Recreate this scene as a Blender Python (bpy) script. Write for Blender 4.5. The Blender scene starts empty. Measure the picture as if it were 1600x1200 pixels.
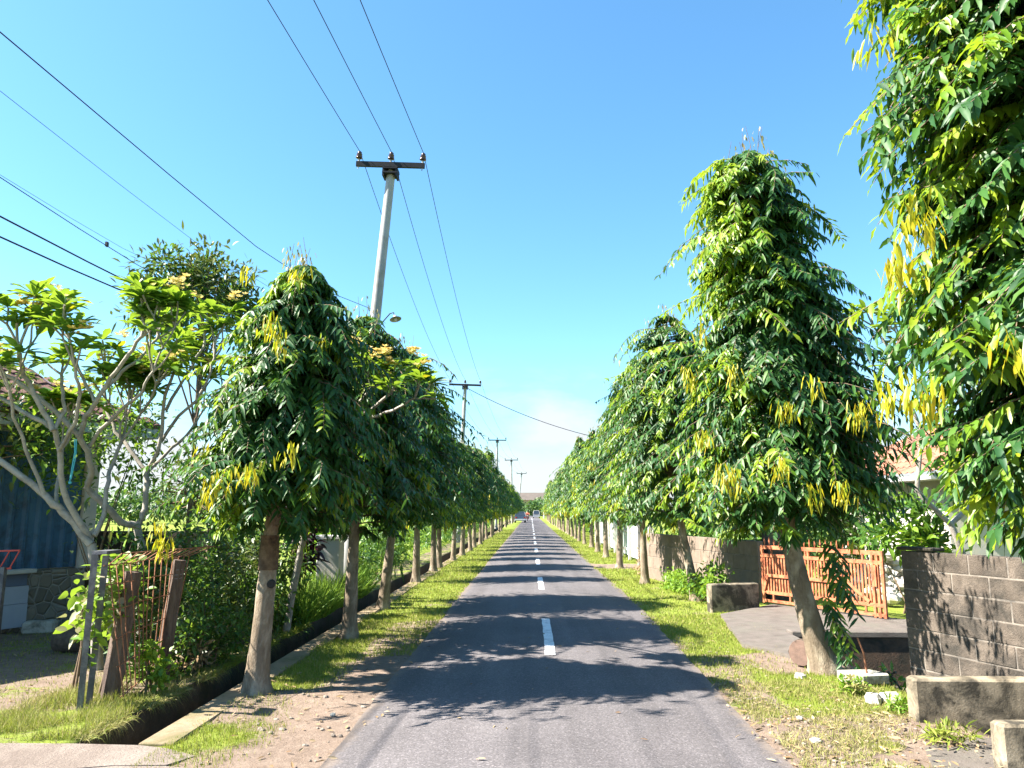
import bpy, math, random
import numpy as np
from mathutils import Vector, Matrix

S = bpy.context.scene
COL = S.collection
R = math.radians
PI = math.pi
rnd = random.Random(11)

# ------------------------------------------------------------------ camera
F, CX, CY = 1200.0, 800.0, 600.0
PITCH, YAW, EYE = math.atan(198 / 1200), math.atan(29 / 1200), 1.8
cam = bpy.data.cameras.new('camera')
cam.lens, cam.sensor_width = 36 * F / 1600, 36
cam.clip_start, cam.clip_end = 0.05, 3000
co = bpy.data.objects.new('camera', cam)
COL.objects.link(co)
co.location = (0, 0, EYE)
co.rotation_euler = (PI / 2 + PITCH, 0, YAW)
S.camera = co


def ray(px, py):
    x, u = (px - CX) / F, (CY - py) / F
    f = math.cos(PITCH) - math.sin(PITCH) * u
    z = math.sin(PITCH) + math.cos(PITCH) * u
    return (x * math.cos(YAW) - f * math.sin(YAW), x * math.sin(YAW) + f * math.cos(YAW), z)


def P(px, py, Y):          # measured photo point at a known distance
    d = ray(px, py)
    k = Y / d[1]
    return Vector((d[0] * k, Y, EYE + d[2] * k))


def G(px, py, z=0.0):      # measured photo point on the ground
    d = ray(px, py)
    k = (z - EYE) / d[2]
    return Vector((d[0] * k, d[1] * k, z))


# ------------------------------------------------------------------ materials
MATS = {}


def node_mat(name):
    m = bpy.data.materials.new(name)
    m.use_nodes = True
    nt = m.node_tree
    for n in list(nt.nodes):
        if n.type not in ('OUTPUT_MATERIAL', 'BSDF_PRINCIPLED'):
            nt.nodes.remove(n)
    b = [n for n in nt.nodes if n.type == 'BSDF_PRINCIPLED'][0]
    MATS[name] = m
    return m, nt, b


def ramp(nt, stops, interp='LINEAR'):
    r = nt.nodes.new('ShaderNodeValToRGB')
    r.color_ramp.interpolation = interp
    el = r.color_ramp.elements
    while len(el) < len(stops):
        el.new(0.5)
    for e, (p, c) in zip(el, stops):
        e.position = p
        e.color = (c[0], c[1], c[2], 1) if hasattr(c, '__len__') else (c, c, c, 1)
    return r


def noise(nt, scale, detail=4, rough=0.6, vec=None, dist=0.0):
    n = nt.nodes.new('ShaderNodeTexNoise')
    n.inputs['Scale'].default_value = scale
    n.inputs['Detail'].default_value = detail
    n.inputs['Roughness'].default_value = rough
    n.inputs['Distortion'].default_value = dist
    if vec is not None:
        nt.links.new(vec, n.inputs['Vector'])
    return n.outputs['Fac']


def objco(nt, sc=(1, 1, 1), kind='Object'):
    t = nt.nodes.new('ShaderNodeTexCoord')
    m = nt.nodes.new('ShaderNodeMapping')
    m.inputs['Scale'].default_value = sc
    nt.links.new(t.outputs[kind], m.inputs['Vector'])
    return m.outputs['Vector']


def mixc(nt, fac, a, b, mode='MIX'):
    m = nt.nodes.new('ShaderNodeMix')
    m.data_type = 'RGBA'
    m.blend_type = mode
    for s, v in ((m.inputs[0], fac), (m.inputs[6], a), (m.inputs[7], b)):
        if hasattr(v, 'is_linked'):
            nt.links.new(v, s)
        elif hasattr(v, '__len__'):
            s.default_value = (v[0], v[1], v[2], 1)
        else:
            s.default_value = v
    return m.outputs[2]


def math_n(nt, op, a, b=0.5, clamp=False):
    m = nt.nodes.new('ShaderNodeMath')
    m.operation = op
    m.use_clamp = clamp
    for s, v in ((m.inputs[0], a), (m.inputs[1], b)):
        if hasattr(v, 'is_linked'):
            nt.links.new(v, s)
        else:
            s.default_value = v
    return m.outputs[0]


def bump(nt, b, h, strength=0.4, dist=0.02):
    n = nt.nodes.new('ShaderNodeBump')
    n.inputs['Strength'].default_value = strength
    n.inputs['Distance'].default_value = dist
    nt.links.new(h, n.inputs['Height'])
    nt.links.new(n.outputs['Normal'], b.inputs['Normal'])


def surf(name, c1, c2, scale=4, rough=0.8, bs=0.3, bscale=30, dirt=None, dscale=1.5, metal=0, spec=0.3, island=0.0, sc=(1, 1, 1), dlo=0.48):
    """two-tone noisy surface with an optional layer of stains and relief"""
    m, nt, b = node_mat(name)
    v = objco(nt, sc)
    r = ramp(nt, [(0.3, c1), (0.7, c2)])
    nt.links.new(noise(nt, scale, 6, 0.65, v), r.inputs[0])
    c = r.outputs[0]
    if island:
        g = nt.nodes.new('ShaderNodeNewGeometry')
        k = nt.nodes.new('ShaderNodeMapRange')
        k.inputs[3].default_value, k.inputs[4].default_value = 1 - island, 1 + island
        nt.links.new(g.outputs['Random Per Island'], k.inputs[0])
        h = nt.nodes.new('ShaderNodeHueSaturation')
        nt.links.new(k.outputs[0], h.inputs['Value'])
        nt.links.new(c, h.inputs['Color'])
        c = h.outputs[0]
    if dirt:
        d = ramp(nt, [(dlo, 0.0), (dlo + 0.16, 1.0)])
        nt.links.new(noise(nt, dscale, 8, 0.7, v, 0.4), d.inputs[0])
        c = mixc(nt, d.outputs[0], c, dirt)
    nt.links.new(c, b.inputs['Base Color'])
    b.inputs['Roughness'].default_value = rough
    b.inputs['Metallic'].default_value = metal
    b.inputs['Specular IOR Level'].default_value = spec
    if bs:
        bump(nt, b, noise(nt, bscale, 6, 0.7, v), bs, 0.02)
    return m


def leafmat(name, cols, trans, tfac=0.3, rough=0.4, spec=0.5):
    m, nt, b = node_mat(name)
    g = nt.nodes.new('ShaderNodeNewGeometry')
    n = len(cols)
    r = ramp(nt, [(i / max(1, n - 1), c) for i, c in enumerate(cols)])
    nt.links.new(g.outputs['Random Per Island'], r.inputs[0])
    nt.links.new(r.outputs[0], b.inputs['Base Color'])
    b.inputs['Roughness'].default_value = rough
    b.inputs['Specular IOR Level'].default_value = spec
    t = nt.nodes.new('ShaderNodeBsdfTranslucent')
    tc = mixc(nt, 0.6, r.outputs[0], trans)
    nt.links.new(tc, t.inputs['Color'])
    x = nt.nodes.new('ShaderNodeMixShader')
    x.inputs[0].default_value = tfac
    nt.links.new(b.outputs[0], x.inputs[1])
    nt.links.new(t.outputs[0], x.inputs[2])
    out = [q for q in nt.nodes if q.type == 'OUTPUT_MATERIAL'][0]
    nt.links.new(x.outputs[0], out.inputs['Surface'])
    return m


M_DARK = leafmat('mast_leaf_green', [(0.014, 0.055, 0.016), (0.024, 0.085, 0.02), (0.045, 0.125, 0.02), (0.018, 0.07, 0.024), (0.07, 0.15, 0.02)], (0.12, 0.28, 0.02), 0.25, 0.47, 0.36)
M_LIME = leafmat('mast_leaf_young_sunlit', [(0.09, 0.2, 0.014), (0.15, 0.27, 0.016), (0.27, 0.34, 0.02)], (0.36, 0.48, 0.02), 0.42, 0.42)  # young growth, also painted sunlight on the sun-side leaves
M_YEL = leafmat('mast_leaf_old', [(0.42, 0.34, 0.01), (0.44, 0.4, 0.012), (0.28, 0.34, 0.015), (0.5, 0.36, 0.01)], (0.6, 0.54, 0.02), 0.35, 0.5)
M_TWIGL = leafmat('mast_leaf_withered', [(0.2, 0.2, 0.07), (0.26, 0.2, 0.1), (0.16, 0.19, 0.05)], (0.35, 0.35, 0.1), 0.35, 0.5)
M_PLUM = leafmat('frangipani_leaf', [(0.08, 0.2, 0.02), (0.05, 0.15, 0.025), (0.15, 0.28, 0.025)], (0.38, 0.52, 0.03), 0.4, 0.4)
M_FLOW = leafmat('frangipani_flower', [(0.7, 0.55, 0.12), (0.7, 0.5, 0.05), (0.72, 0.64, 0.36)], (0.8, 0.7, 0.4), 0.25, 0.6, 0.2)
M_BUSH = leafmat('shrub_leaf', [(0.03, 0.09, 0.015), (0.05, 0.13, 0.02), (0.09, 0.18, 0.025)], (0.2, 0.35, 0.03), 0.3, 0.45)
M_BUSHL = leafmat('shrub_leaf_bright', [(0.12, 0.24, 0.02), (0.2, 0.32, 0.03), (0.08, 0.19, 0.02)], (0.35, 0.5, 0.04), 0.35, 0.5)
M_OLIVE = leafmat('olive_leaf', [(0.03, 0.06, 0.018), (0.06, 0.09, 0.022), (0.11, 0.14, 0.03)], (0.2, 0.25, 0.04), 0.25, 0.45)
M_PURP = leafmat('purple_leaf', [(0.02, 0.008, 0.014), (0.035, 0.01, 0.02)], (0.1, 0.02, 0.04), 0.15, 0.4)
M_BAN = leafmat('banana_leaf', [(0.07, 0.19, 0.02), (0.1, 0.25, 0.025)], (0.3, 0.5, 0.04), 0.4, 0.4)
M_DRYL = leafmat('dry_leaf', [(0.22, 0.14, 0.07), (0.32, 0.22, 0.12), (0.4, 0.32, 0.2), (0.14, 0.08, 0.04)], (0.35, 0.25, 0.12), 0.15, 0.8, 0.2)
M_PALEL = leafmat('pale_vine_leaf', [(0.26, 0.23, 0.16), (0.2, 0.26, 0.06), (0.36, 0.32, 0.27)], (0.4, 0.4, 0.15), 0.25, 0.6)
M_GRASS = leafmat('grass_blade', [(0.13, 0.19, 0.025), (0.19, 0.24, 0.03), (0.26, 0.28, 0.05), (0.1, 0.16, 0.022)], (0.35, 0.4, 0.05), 0.3, 0.6, 0.25)
M_TALL = leafmat('tall_grass_blade', [(0.09, 0.2, 0.025), (0.14, 0.26, 0.03), (0.2, 0.3, 0.05)], (0.35, 0.5, 0.06), 0.4, 0.6, 0.25)
M_GDRY = leafmat('grass_blade_dry', [(0.25, 0.24, 0.08), (0.34, 0.3, 0.13), (0.18, 0.2, 0.06)], (0.4, 0.38, 0.12), 0.25, 0.7, 0.2)
M_WOOD = leafmat('far_leaf', [(0.035, 0.09, 0.03), (0.06, 0.13, 0.03), (0.09, 0.17, 0.04)], (0.2, 0.35, 0.05), 0.25, 0.5)

M_BARK = surf('mast_bark', (0.11, 0.083, 0.058), (0.24, 0.19, 0.135), 9, 0.9, 0.9, 34, (0.34, 0.29, 0.22), 5, sc=(1, 1, 0.45))
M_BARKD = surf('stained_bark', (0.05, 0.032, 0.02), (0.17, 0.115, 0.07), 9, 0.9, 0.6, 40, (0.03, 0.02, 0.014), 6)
M_TWIG = surf('twig_bark', (0.1, 0.07, 0.045), (0.2, 0.14, 0.09), 20, 0.85, 0)
M_PBARK = surf('frangipani_bark', (0.26, 0.235, 0.205), (0.4, 0.365, 0.32), 14, 0.85, 0.5, 60, (0.2, 0.18, 0.15), 5)
M_CONC = surf('old_concrete', (0.095, 0.08, 0.07), (0.16, 0.138, 0.122), 5, 0.9, 0.7, 50, (0.13, 0.12, 0.1), 2.2)
M_KERB = surf('earthy_kerb', (0.19, 0.14, 0.09), (0.29, 0.22, 0.145), 4, 0.95, 0.4, 40, (0.14, 0.12, 0.06), 2.0)
M_CONCD = surf('stained_concrete', (0.2, 0.165, 0.115), (0.34, 0.285, 0.205), 5, 0.9, 0.35, 60, (0.05, 0.044, 0.033), 3.4, dlo=0.42)
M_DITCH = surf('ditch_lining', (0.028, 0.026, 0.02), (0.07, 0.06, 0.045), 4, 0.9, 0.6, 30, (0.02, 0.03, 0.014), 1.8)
M_FACE = surf('mossy_shaded_brick_face', (0.06, 0.045, 0.033), (0.12, 0.075, 0.05), 6, 0.95, 0.6, 40, (0.035, 0.032, 0.024), 2.5)  # moss and brick colour, darkened further to paint in the face's shade
M_SLAB = surf('driveway_concrete', (0.165, 0.133, 0.113), (0.24, 0.2, 0.172), 3.5, 0.95, 0.9, 35, (0.15, 0.118, 0.1), 1.6)
M_BLOCK = surf('concrete_block', (0.082, 0.066, 0.053), (0.16, 0.132, 0.108), 7, 0.95, 0.8, 60, (0.045, 0.04, 0.034), 2.2, island=0.14)
M_BLOCKF = surf('plastered_block', (0.16, 0.12, 0.093), (0.235, 0.182, 0.145), 5, 0.95, 0.5, 50, (0.16, 0.13, 0.11), 1.4, island=0.08)
M_MORT = surf('mortar', (0.15, 0.13, 0.11), (0.24, 0.21, 0.18), 10, 0.95, 0.4, 60, (0.1, 0.09, 0.08), 2)
M_GATE = surf('orange_gate_paint', (0.42, 0.14, 0.068), (0.5, 0.185, 0.09), 5, 0.6, 0.08, 60, (0.22, 0.06, 0.03), 7, spec=0.3, dlo=0.46)
M_POLE = surf('pole_steel', (0.24, 0.245, 0.25), (0.34, 0.345, 0.35), 3, 0.55, 0.05, 40, (0.2, 0.19, 0.17), 1.3, spec=0.4)
M_ARM = surf('dark_steel', (0.012, 0.013, 0.018), (0.025, 0.027, 0.034), 10, 0.65, 0.05, 50, spec=0.15)
M_INS = surf('insulator_glaze', (0.035, 0.015, 0.015), (0.06, 0.025, 0.022), 10, 0.25, 0, spec=0.6)
M_WIRE = surf('cable_black', (0.015, 0.015, 0.018), (0.025, 0.025, 0.028), 5, 0.6, 0)
M_PAINT = surf('road_paint', (0.68, 0.68, 0.68), (0.78, 0.78, 0.77), 14, 0.75, 0.3, 120, (0.45, 0.45, 0.46), 9)
M_RUST = surf('rusty_iron', (0.2, 0.08, 0.045), (0.34, 0.16, 0.09), 25, 0.85, 0.3, 60)
M_GPOST = surf('grey_post_paint', (0.06, 0.06, 0.072), (0.1, 0.1, 0.115), 10, 0.6, 0.1, 50, (0.17, 0.17, 0.18), 7)
M_OLDW = surf('weathered_wood', (0.1, 0.07, 0.055), (0.19, 0.14, 0.115), 8, 0.92, 0.8, 30, (0.06, 0.04, 0.035), 4, sc=(3, 3, 0.35))
M_CUT = surf('sawn_wood', (0.11, 0.075, 0.06), (0.19, 0.125, 0.1), 10, 0.9, 0.3, 40)
M_LOGD = surf('log_bark', (0.07, 0.05, 0.035), (0.15, 0.11, 0.08), 12, 0.95, 0.9, 30)
M_ROOF = surf('roof_tile', (0.26, 0.1, 0.06), (0.38, 0.17, 0.11), 6, 0.85, 0.3, 30, (0.14, 0.07, 0.05), 1.4, island=0.15)
M_ROOFD = surf('dark_roof_tile', (0.09, 0.045, 0.035), (0.15, 0.075, 0.06), 6, 0.85, 0.3, 30, island=0.15)
M_WHITE = surf('white_wall', (0.5, 0.455, 0.41), (0.6, 0.55, 0.5), 2, 0.9, 0.15, 30, (0.42, 0.42, 0.42), 1.2)
M_BLUE = surf('blue_sheet', (0.035, 0.1, 0.19), (0.06, 0.15, 0.26), 3, 0.5, 0.05, 20, (0.03, 0.06, 0.1), 2, island=0.0)
M_TRIM = surf('pale_trim', (0.4, 0.4, 0.38), (0.5, 0.5, 0.48), 3, 0.8, 0.1, 30)
M_PANEL = surf('grey_panel', (0.3, 0.34, 0.42), (0.36, 0.4, 0.48), 2, 0.6, 0.05, 20)
M_PANELD = surf('dark_panel', (0.1, 0.13, 0.2), (0.13, 0.16, 0.24), 2, 0.6, 0.05, 20)
M_RED = surf('red_rack_paint', (0.5, 0.07, 0.06), (0.58, 0.1, 0.08), 10, 0.5, 0)
M_ROCK = surf('rock', (0.3, 0.29, 0.25), (0.48, 0.46, 0.4), 6, 0.95, 0.8, 25, (0.16, 0.15, 0.12), 3)
M_GRAV = surf('gravel_stone', (0.13, 0.105, 0.085), (0.27, 0.23, 0.19), 9, 0.95, 0.3, 40, island=0.3)
M_ROPE = surf('teal_rope', (0.05, 0.3, 0.36), (0.09, 0.4, 0.45), 30, 0.8, 0)
M_PALEG = surf('pale_green_board', (0.48, 0.58, 0.52), (0.6, 0.68, 0.64), 3, 0.8, 0.1, 30)
M_GLASS = surf('car_glass', (0.02, 0.03, 0.045), (0.03, 0.04, 0.055), 2, 0.12, 0, spec=0.6)
M_CARB = surf('car_paint_blue', (0.05, 0.08, 0.14), (0.055, 0.09, 0.15), 2, 0.3, 0, spec=0.6)
M_CARG = surf('van_paint_grey', (0.12, 0.12, 0.13), (0.14, 0.14, 0.15), 2, 0.3, 0, spec=0.6)
M_SILV = surf('silver_trim', (0.4, 0.43, 0.47), (0.46, 0.49, 0.53), 3, 0.35, 0)
M_TYRE = surf('tyre_rubber', (0.02, 0.02, 0.02), (0.035, 0.035, 0.035), 20, 0.9, 0.1)
M_LAMPR = surf('red_lens', (0.4, 0.02, 0.02), (0.45, 0.03, 0.02), 3, 0.25, 0)
M_SKIN = surf('skin', (0.3, 0.16, 0.1), (0.34, 0.19, 0.12), 5, 0.6, 0)
M_SHIRT = surf('red_shirt', (0.45, 0.12, 0.08), (0.5, 0.14, 0.1), 5, 0.85, 0)
M_TROU = surf('dark_trousers', (0.04, 0.04, 0.05), (0.06, 0.06, 0.07), 5, 0.9, 0)


def stone_mat():
    m, nt, b = node_mat('river_stone_masonry')
    v = objco(nt)
    vo = nt.nodes.new('ShaderNodeTexVoronoi')
    vo.feature = 'DISTANCE_TO_EDGE'
    vo.inputs['Scale'].default_value = 5.5
    vc = nt.nodes.new('ShaderNodeTexVoronoi')
    vc.inputs['Scale'].default_value = 5.5
    for q in (vo, vc):
        nt.links.new(v, q.inputs['Vector'])
    r = ramp(nt, [(0.0, (0.14, 0.125, 0.1)), (1.0, (0.26, 0.235, 0.2))])
    sx = nt.nodes.new('ShaderNodeSeparateColor')
    nt.links.new(vc.outputs['Color'], sx.inputs[0])
    nt.links.new(sx.outputs[0], r.inputs[0])
    e = ramp(nt, [(0.03, 1.0), (0.07, 0.0)])
    nt.links.new(vo.outputs['Distance'], e.inputs[0])
    nt.links.new(mixc(nt, e.outputs[0], r.outputs[0], (0.3, 0.28, 0.25)), b.inputs['Base Color'])
    b.inputs['Roughness'].default_value = 0.95
    h = ramp(nt, [(0.0, 0.0), (0.12, 1.0)])
    nt.links.new(vo.outputs['Distance'], h.inputs[0])
    bump(nt, b, h.outputs[0], 0.8, 0.03)
    return m


M_STONE = stone_mat()


def asphalt():
    m, nt, b = node_mat('asphalt')
    v = objco(nt)
    base = ramp(nt, [(0.3, (0.09, 0.082, 0.085)), (0.7, (0.123, 0.112, 0.115))])
    nt.links.new(noise(nt, 0.7, 6, 0.6, v), base.inputs[0])
    # worn wheel tracks and long tonal streaks along the road
    vs = objco(nt, (2.2, 0.06, 1))
    st = ramp(nt, [(0.35, 0.82), (0.65, 1.12)])
    nt.links.new(noise(nt, 1.0, 4, 0.6, vs), st.inputs[0])
    c = mixc(nt, 1.0, base.outputs[0], st.outputs[0], 'MULTIPLY')
    vo = nt.nodes.new('ShaderNodeTexVoronoi')
    vo.inputs['Scale'].default_value = 95
    nt.links.new(v, vo.inputs['Vector'])
    sp = nt.nodes.new('ShaderNodeSeparateColor')
    nt.links.new(vo.outputs['Color'], sp.inputs[0])
    ag = ramp(nt, [(0.0, 0.6), (0.55, 1.0), (0.9, 1.25), (1.0, 2.0)])
    nt.links.new(sp.outputs[0], ag.inputs[0])
    c = mixc(nt, 0.8, c, ag.outputs[0], 'MULTIPLY')
    pt = ramp(nt, [(0.56, 0.0), (0.6, 1.0)])
    nt.links.new(noise(nt, 0.35, 3, 0.5, v, 0.2), pt.inputs[0])
    c = mixc(nt, math_n(nt, 'MULTIPLY', pt.outputs[0], 0.22), c, (0.05, 0.05, 0.054))
    # soil carried over the broken edges
    ea = nt.nodes.new('ShaderNodeAttribute')
    ea.attribute_name = 'edge'
    ef = math_n(nt, 'ADD', ea.outputs['Fac'], math_n(nt, 'MULTIPLY', math_n(nt, 'SUBTRACT', noise(nt, 3.0, 8, 0.75, v), 0.5), 1.6))
    er = ramp(nt, [(0.62, 0.0), (1.05, 0.75)])
    nt.links.new(ef, er.inputs[0])
    c = mixc(nt, er.outputs[0], c, (0.17, 0.135, 0.11))
    # hairline cracks
    cv = nt.nodes.new('ShaderNodeTexVoronoi')
    cv.feature = 'DISTANCE_TO_EDGE'
    cv.inputs['Scale'].default_value = 0.55
    wv = nt.nodes.new('ShaderNodeVectorMath')
    wv.operation = 'ADD'
    nn_ = nt.nodes.new('ShaderNodeTexNoise')
    nn_.inputs['Scale'].default_value = 1.6
    nn_.inputs['Detail'].default_value = 6
    nt.links.new(v, nn_.inputs['Vector'])
    nt.links.new(v, wv.inputs[0])
    nt.links.new(nn_.outputs['Color'], wv.inputs[1])
    nt.links.new(wv.outputs[0], cv.inputs['Vector'])
    ck = ramp(nt, [(0.0, 1.0), (0.006, 0.0)])
    nt.links.new(cv.outputs['Distance'], ck.inputs[0])
    c = mixc(nt, math_n(nt, 'MULTIPLY', ck.outputs[0], pt.outputs[0]), c, (0.03, 0.03, 0.03))
    nt.links.new(c, b.inputs['Base Color'])
    b.inputs['Roughness'].default_value = 0.82
    b.inputs['Specular IOR Level'].default_value = 0.3
    bump(nt, b, math_n(nt, 'ADD', sp.outputs[1], noise(nt, 60, 4, 0.7, v)), 0.35, 0.012)
    return m


M_ROAD = asphalt()


def ground_mat():
    m, nt, b = node_mat('ground_soil_and_grass')
    v = objco(nt)
    at = nt.nodes.new('ShaderNodeAttribute')
    at.attribute_name = 'grass'
    n1 = noise(nt, 2.3, 8, 0.7, v, 0.3)
    n2 = noise(nt, 14, 6, 0.7, v)
    f = math_n(nt, 'ADD', at.outputs['Fac'], math_n(nt, 'MULTIPLY', math_n(nt, 'SUBTRACT', n1, 0.5), 1.1))
    f = math_n(nt, 'ADD', f, math_n(nt, 'MULTIPLY', math_n(nt, 'SUBTRACT', n2, 0.5), 0.8))
    fr = ramp(nt, [(0.38, 0.0), (0.62, 1.0)])
    nt.links.new(f, fr.inputs[0])
    soil = ramp(nt, [(0.2, (0.115, 0.083, 0.062)), (0.5, (0.19, 0.143, 0.112)), (0.8, (0.28, 0.225, 0.182))])
    nt.links.new(noise(nt, 5, 8, 0.75, v), soil.inputs[0])
    gr = ramp(nt, [(0.25, (0.1, 0.145, 0.022)), (0.55, (0.18, 0.225, 0.035)), (0.8, (0.27, 0.285, 0.06))])
    nt.links.new(noise(nt, 3.2, 8, 0.75, v), gr.inputs[0])
    nt.links.new(mixc(nt, fr.outputs[0], soil.outputs[0], gr.outputs[0]), b.inputs['Base Color'])
    b.inputs['Roughness'].default_value = 0.97
    b.inputs['Specular IOR Level'].default_value = 0.15
    bump(nt, b, noise(nt, 28, 8, 0.75, v), 0.7, 0.03)
    return m


M_GROUND = ground_mat()


# ------------------------------------------------------------------ mesh helpers
class MB:
    """collects pieces and links them as ONE mesh object"""

    def __init__(self):
        self.ch = []
        self.n = 0

    def add(self, V, Fs, mi=0, smooth=False):
        V = np.asarray(V, dtype=np.float64).reshape(-1, 3)
        self.ch.append((V, Fs, mi, smooth, self.n))
        self.n += len(V)
        return self

    def box(self, x0, x1, y0, y1, z0, z1, mi=0, M=None, bev=0.0):
        V = np.array([(x, y, z) for z in (z0, z1) for y in (y0, y1) for x in (x0, x1)], float)
        if bev:
            # chamfer by building an octagon-like shell: 3 stacked rings
            b = min(bev, (x1 - x0) / 3, (y1 - y0) / 3, (z1 - z0) / 3)
            rings = []
            for z, k in ((z0, b), (z0 + b, 0), (z1 - b, 0), (z1, b)):
                a0, a1, c0, c1 = x0 + k, x1 - k, y0 + k, y1 - k
                rings += [(a0 + b, c0, z), (a1 - b, c0, z), (a1, c0 + b, z), (a1, c1 - b, z), (a1 - b, c1, z), (a0 + b, c1, z), (a0, c1 - b, z), (a0, c0 + b, z)]
            V = np.array(rings, float)
            Fs = [[7, 6, 5, 4, 3, 2, 1, 0], [24 + i for i in range(8)]]
            for r in range(3):
                for i in range(8):
                    j = (i + 1) % 8
                    Fs.append([r * 8 + i, r * 8 + j, r * 8 + 8 + j, r * 8 + 8 + i])
        else:
            Fs = [[0, 2, 3, 1], [4, 5, 7, 6], [0, 1, 5, 4], [2, 6, 7, 3], [0, 4, 6, 2], [1, 3, 7, 5]]
        if M is not None:
            V = V @ np.array(M.to_3x3()).T + np.array(M.translation)
        return self.add(V, Fs, mi)

    def tube(self, pts, rad, sides=8, mi=0, cap=True, jit=0.0, rng=None, smooth=True):
        pts = [Vector(p) for p in pts]
        n = len(pts)
        rad = list(rad) if hasattr(rad, '__len__') else [rad] * n
        V, Fs = [], []
        up = None
        for i, p in enumerate(pts):
            t = (pts[min(i + 1, n - 1)] - pts[max(i - 1, 0)]).normalized()
            if up is None:
                up = Vector((1, 0, 0)) if abs(t.x) < 0.8 else Vector((0, 1, 0))
            a = (up - t * up.dot(t)).normalized()
            up = a
            c = t.cross(a)
            for k in range(sides):
                w = 2 * PI * k / sides
                r = rad[i] * (1 + (rng.uniform(-jit, jit) if rng and jit else 0))
                V.append(p + (a * math.cos(w) + c * math.sin(w)) * r)
        for i in range(n - 1):
            for k in range(sides):
                l = (k + 1) % sides
                Fs.append([i * sides + k, i * sides + l, (i + 1) * sides + l, (i + 1) * sides + k])
        if cap:
            caps = [[k for k in range(sides)][::-1], [(n - 1) * sides + k for k in range(sides)]]
            self.add([tuple(v) for v in V], Fs, mi, smooth)
            off = len(V)
            self.add([tuple(v) for v in V[:sides]] + [tuple(v) for v in V[-sides:]], [[k for k in range(sides)][::-1], [sides + k for k in range(sides)]], mi, False)
            return self
        return self.add([tuple(v) for v in V], Fs, mi, smooth)

    def prism(self, poly, z0, z1, mi=0, axis='z', M=None):
        n = len(poly)
        def q(p, h):
            return {'z': (p[0], p[1], h), 'x': (h, p[0], p[1]), 'y': (p[0], h, p[1])}[axis]
        V = np.array([q(p, z0) for p in poly] + [q(p, z1) for p in poly], float)
        if M is not None:
            V = V @ np.array(M.to_3x3()).T + np.array(M.translation)
        Fs = [list(range(n))[::-1], [n + i for i in range(n)]]
        for i in range(n):
            j = (i + 1) % n
            Fs.append([i, j, n + j, n + i])
        return self.add(V, Fs, mi)

    def leaves(self, L, segs=4, mi=0, wave=0.0, fold=0.35, shape='lance', seed=0):
        """L: list of (pos, dir, normal, length, width, droop)"""
        if not L:
            return self
        rg = np.random.RandomState(seed + len(L))
        p = np.array([tuple(a[0]) for a in L], float)
        d = np.array([tuple(a[1]) for a in L], float)
        nn = np.array([tuple(a[2]) for a in L], float)
        ln = np.array([a[3] for a in L], float)
        wd = np.array([a[4] for a in L], float)
        dr = np.array([a[5] for a in L], float)
        return self.leaf_arrays(p, d, nn, ln, wd, dr, segs, mi, wave, fold, shape, rg)

    def leaf_arrays(self, p, d, nn, ln, wd, dr, segs=4, mi=0, wave=0.0, fold=0.35, shape='lance', rg=None):
        rg = rg or np.random.RandomState(len(p))
        N = len(p)
        if N == 0:
            return self
        d = d / np.maximum(1e-6, np.linalg.norm(d, axis=1, keepdims=True))
        s = np.cross(d, nn)
        s /= np.maximum(1e-6, np.linalg.norm(s, axis=1, keepdims=True))
        nn = np.cross(s, d)
        t = np.linspace(0, 1, segs + 1)
        if shape == 'lance':
            w = np.sin(PI * np.clip(t, 0, 1) ** 0.75) ** 0.8
            w[0] = 0.12
        elif shape == 'obov':
            w = np.sin(PI * t ** 1.25) ** 0.7
            w[0] = 0.15
        elif shape == 'blade':
            w = 1 - t ** 1.5
        else:
            w = np.sin(PI * t ** 0.9) ** 0.6
            w[0] = 0.2
        w[-1] = max(w[-1], 0.03) if shape != 'blade' else 0.06
        g = np.array([0, 0, -1.0])
        ctr = p[:, None, :] + d[:, None, :] * (ln[:, None] * t)[:, :, None] + g * (dr[:, None] * ln[:, None] * t ** 2)[:, :, None]
        ph = rg.uniform(0, 6.28, (N, 1))
        cols = (-1, 0, 1) if fold else (-1, 1)
        k = len(cols)
        V = np.zeros((N, segs + 1, k, 3))
        for ci, j in enumerate(cols):
            hw = j * wd[:, None] * 0.5 * w
            lift = abs(j) * fold * wd[:, None] * 0.5 * w
            if wave and j:
                lift = lift + wave * wd[:, None] * np.sin(t * 14 + ph + j) * (w > 0.2)
            V[:, :, ci, :] = ctr + s[:, None, :] * hw[:, :, None] + nn[:, None, :] * lift[:, :, None]
        V = V.reshape(-1, 3)
        q = []
        for i in range(segs):
            for c in range(k - 1):
                q.append([i * k + c, i * k + c + 1, (i + 1) * k + c + 1, (i + 1) * k + c])
        q = np.array(q)
        Fq = (q[None] + (np.arange(N) * (segs + 1) * k)[:, None, None]).reshape(-1, 4)
        return self.add(V, Fq, mi, True)

    def build(self, name, mats, parent=None, origin=None):
        mats = mats if isinstance(mats, (list, tuple)) else [mats]
        V = np.concatenate([c[0] for c in self.ch])
        loops, tot, mi, sm = [], [], [], []
        for (v, Fs, m, s, off) in self.ch:
            if isinstance(Fs, np.ndarray):
                loops.append((Fs + off).ravel())
                tot.append(np.full(len(Fs), Fs.shape[1]))
                n = len(Fs)
            else:
                loops.append(np.array([i + off for f in Fs for i in f], dtype=np.int64))
                tot.append(np.array([len(f) for f in Fs]))
                n = len(Fs)
            mi.append(np.full(n, m))
            sm.append(np.full(n, s))
        loops, tot = np.concatenate(loops).astype(np.int32), np.concatenate(tot).astype(np.int32)
        me = bpy.data.meshes.new(name)
        if origin is not None:
            V = V - np.array(tuple(origin))
        me.vertices.add(len(V))
        me.vertices.foreach_set('co', V.ravel())
        me.loops.add(len(loops))
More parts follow.
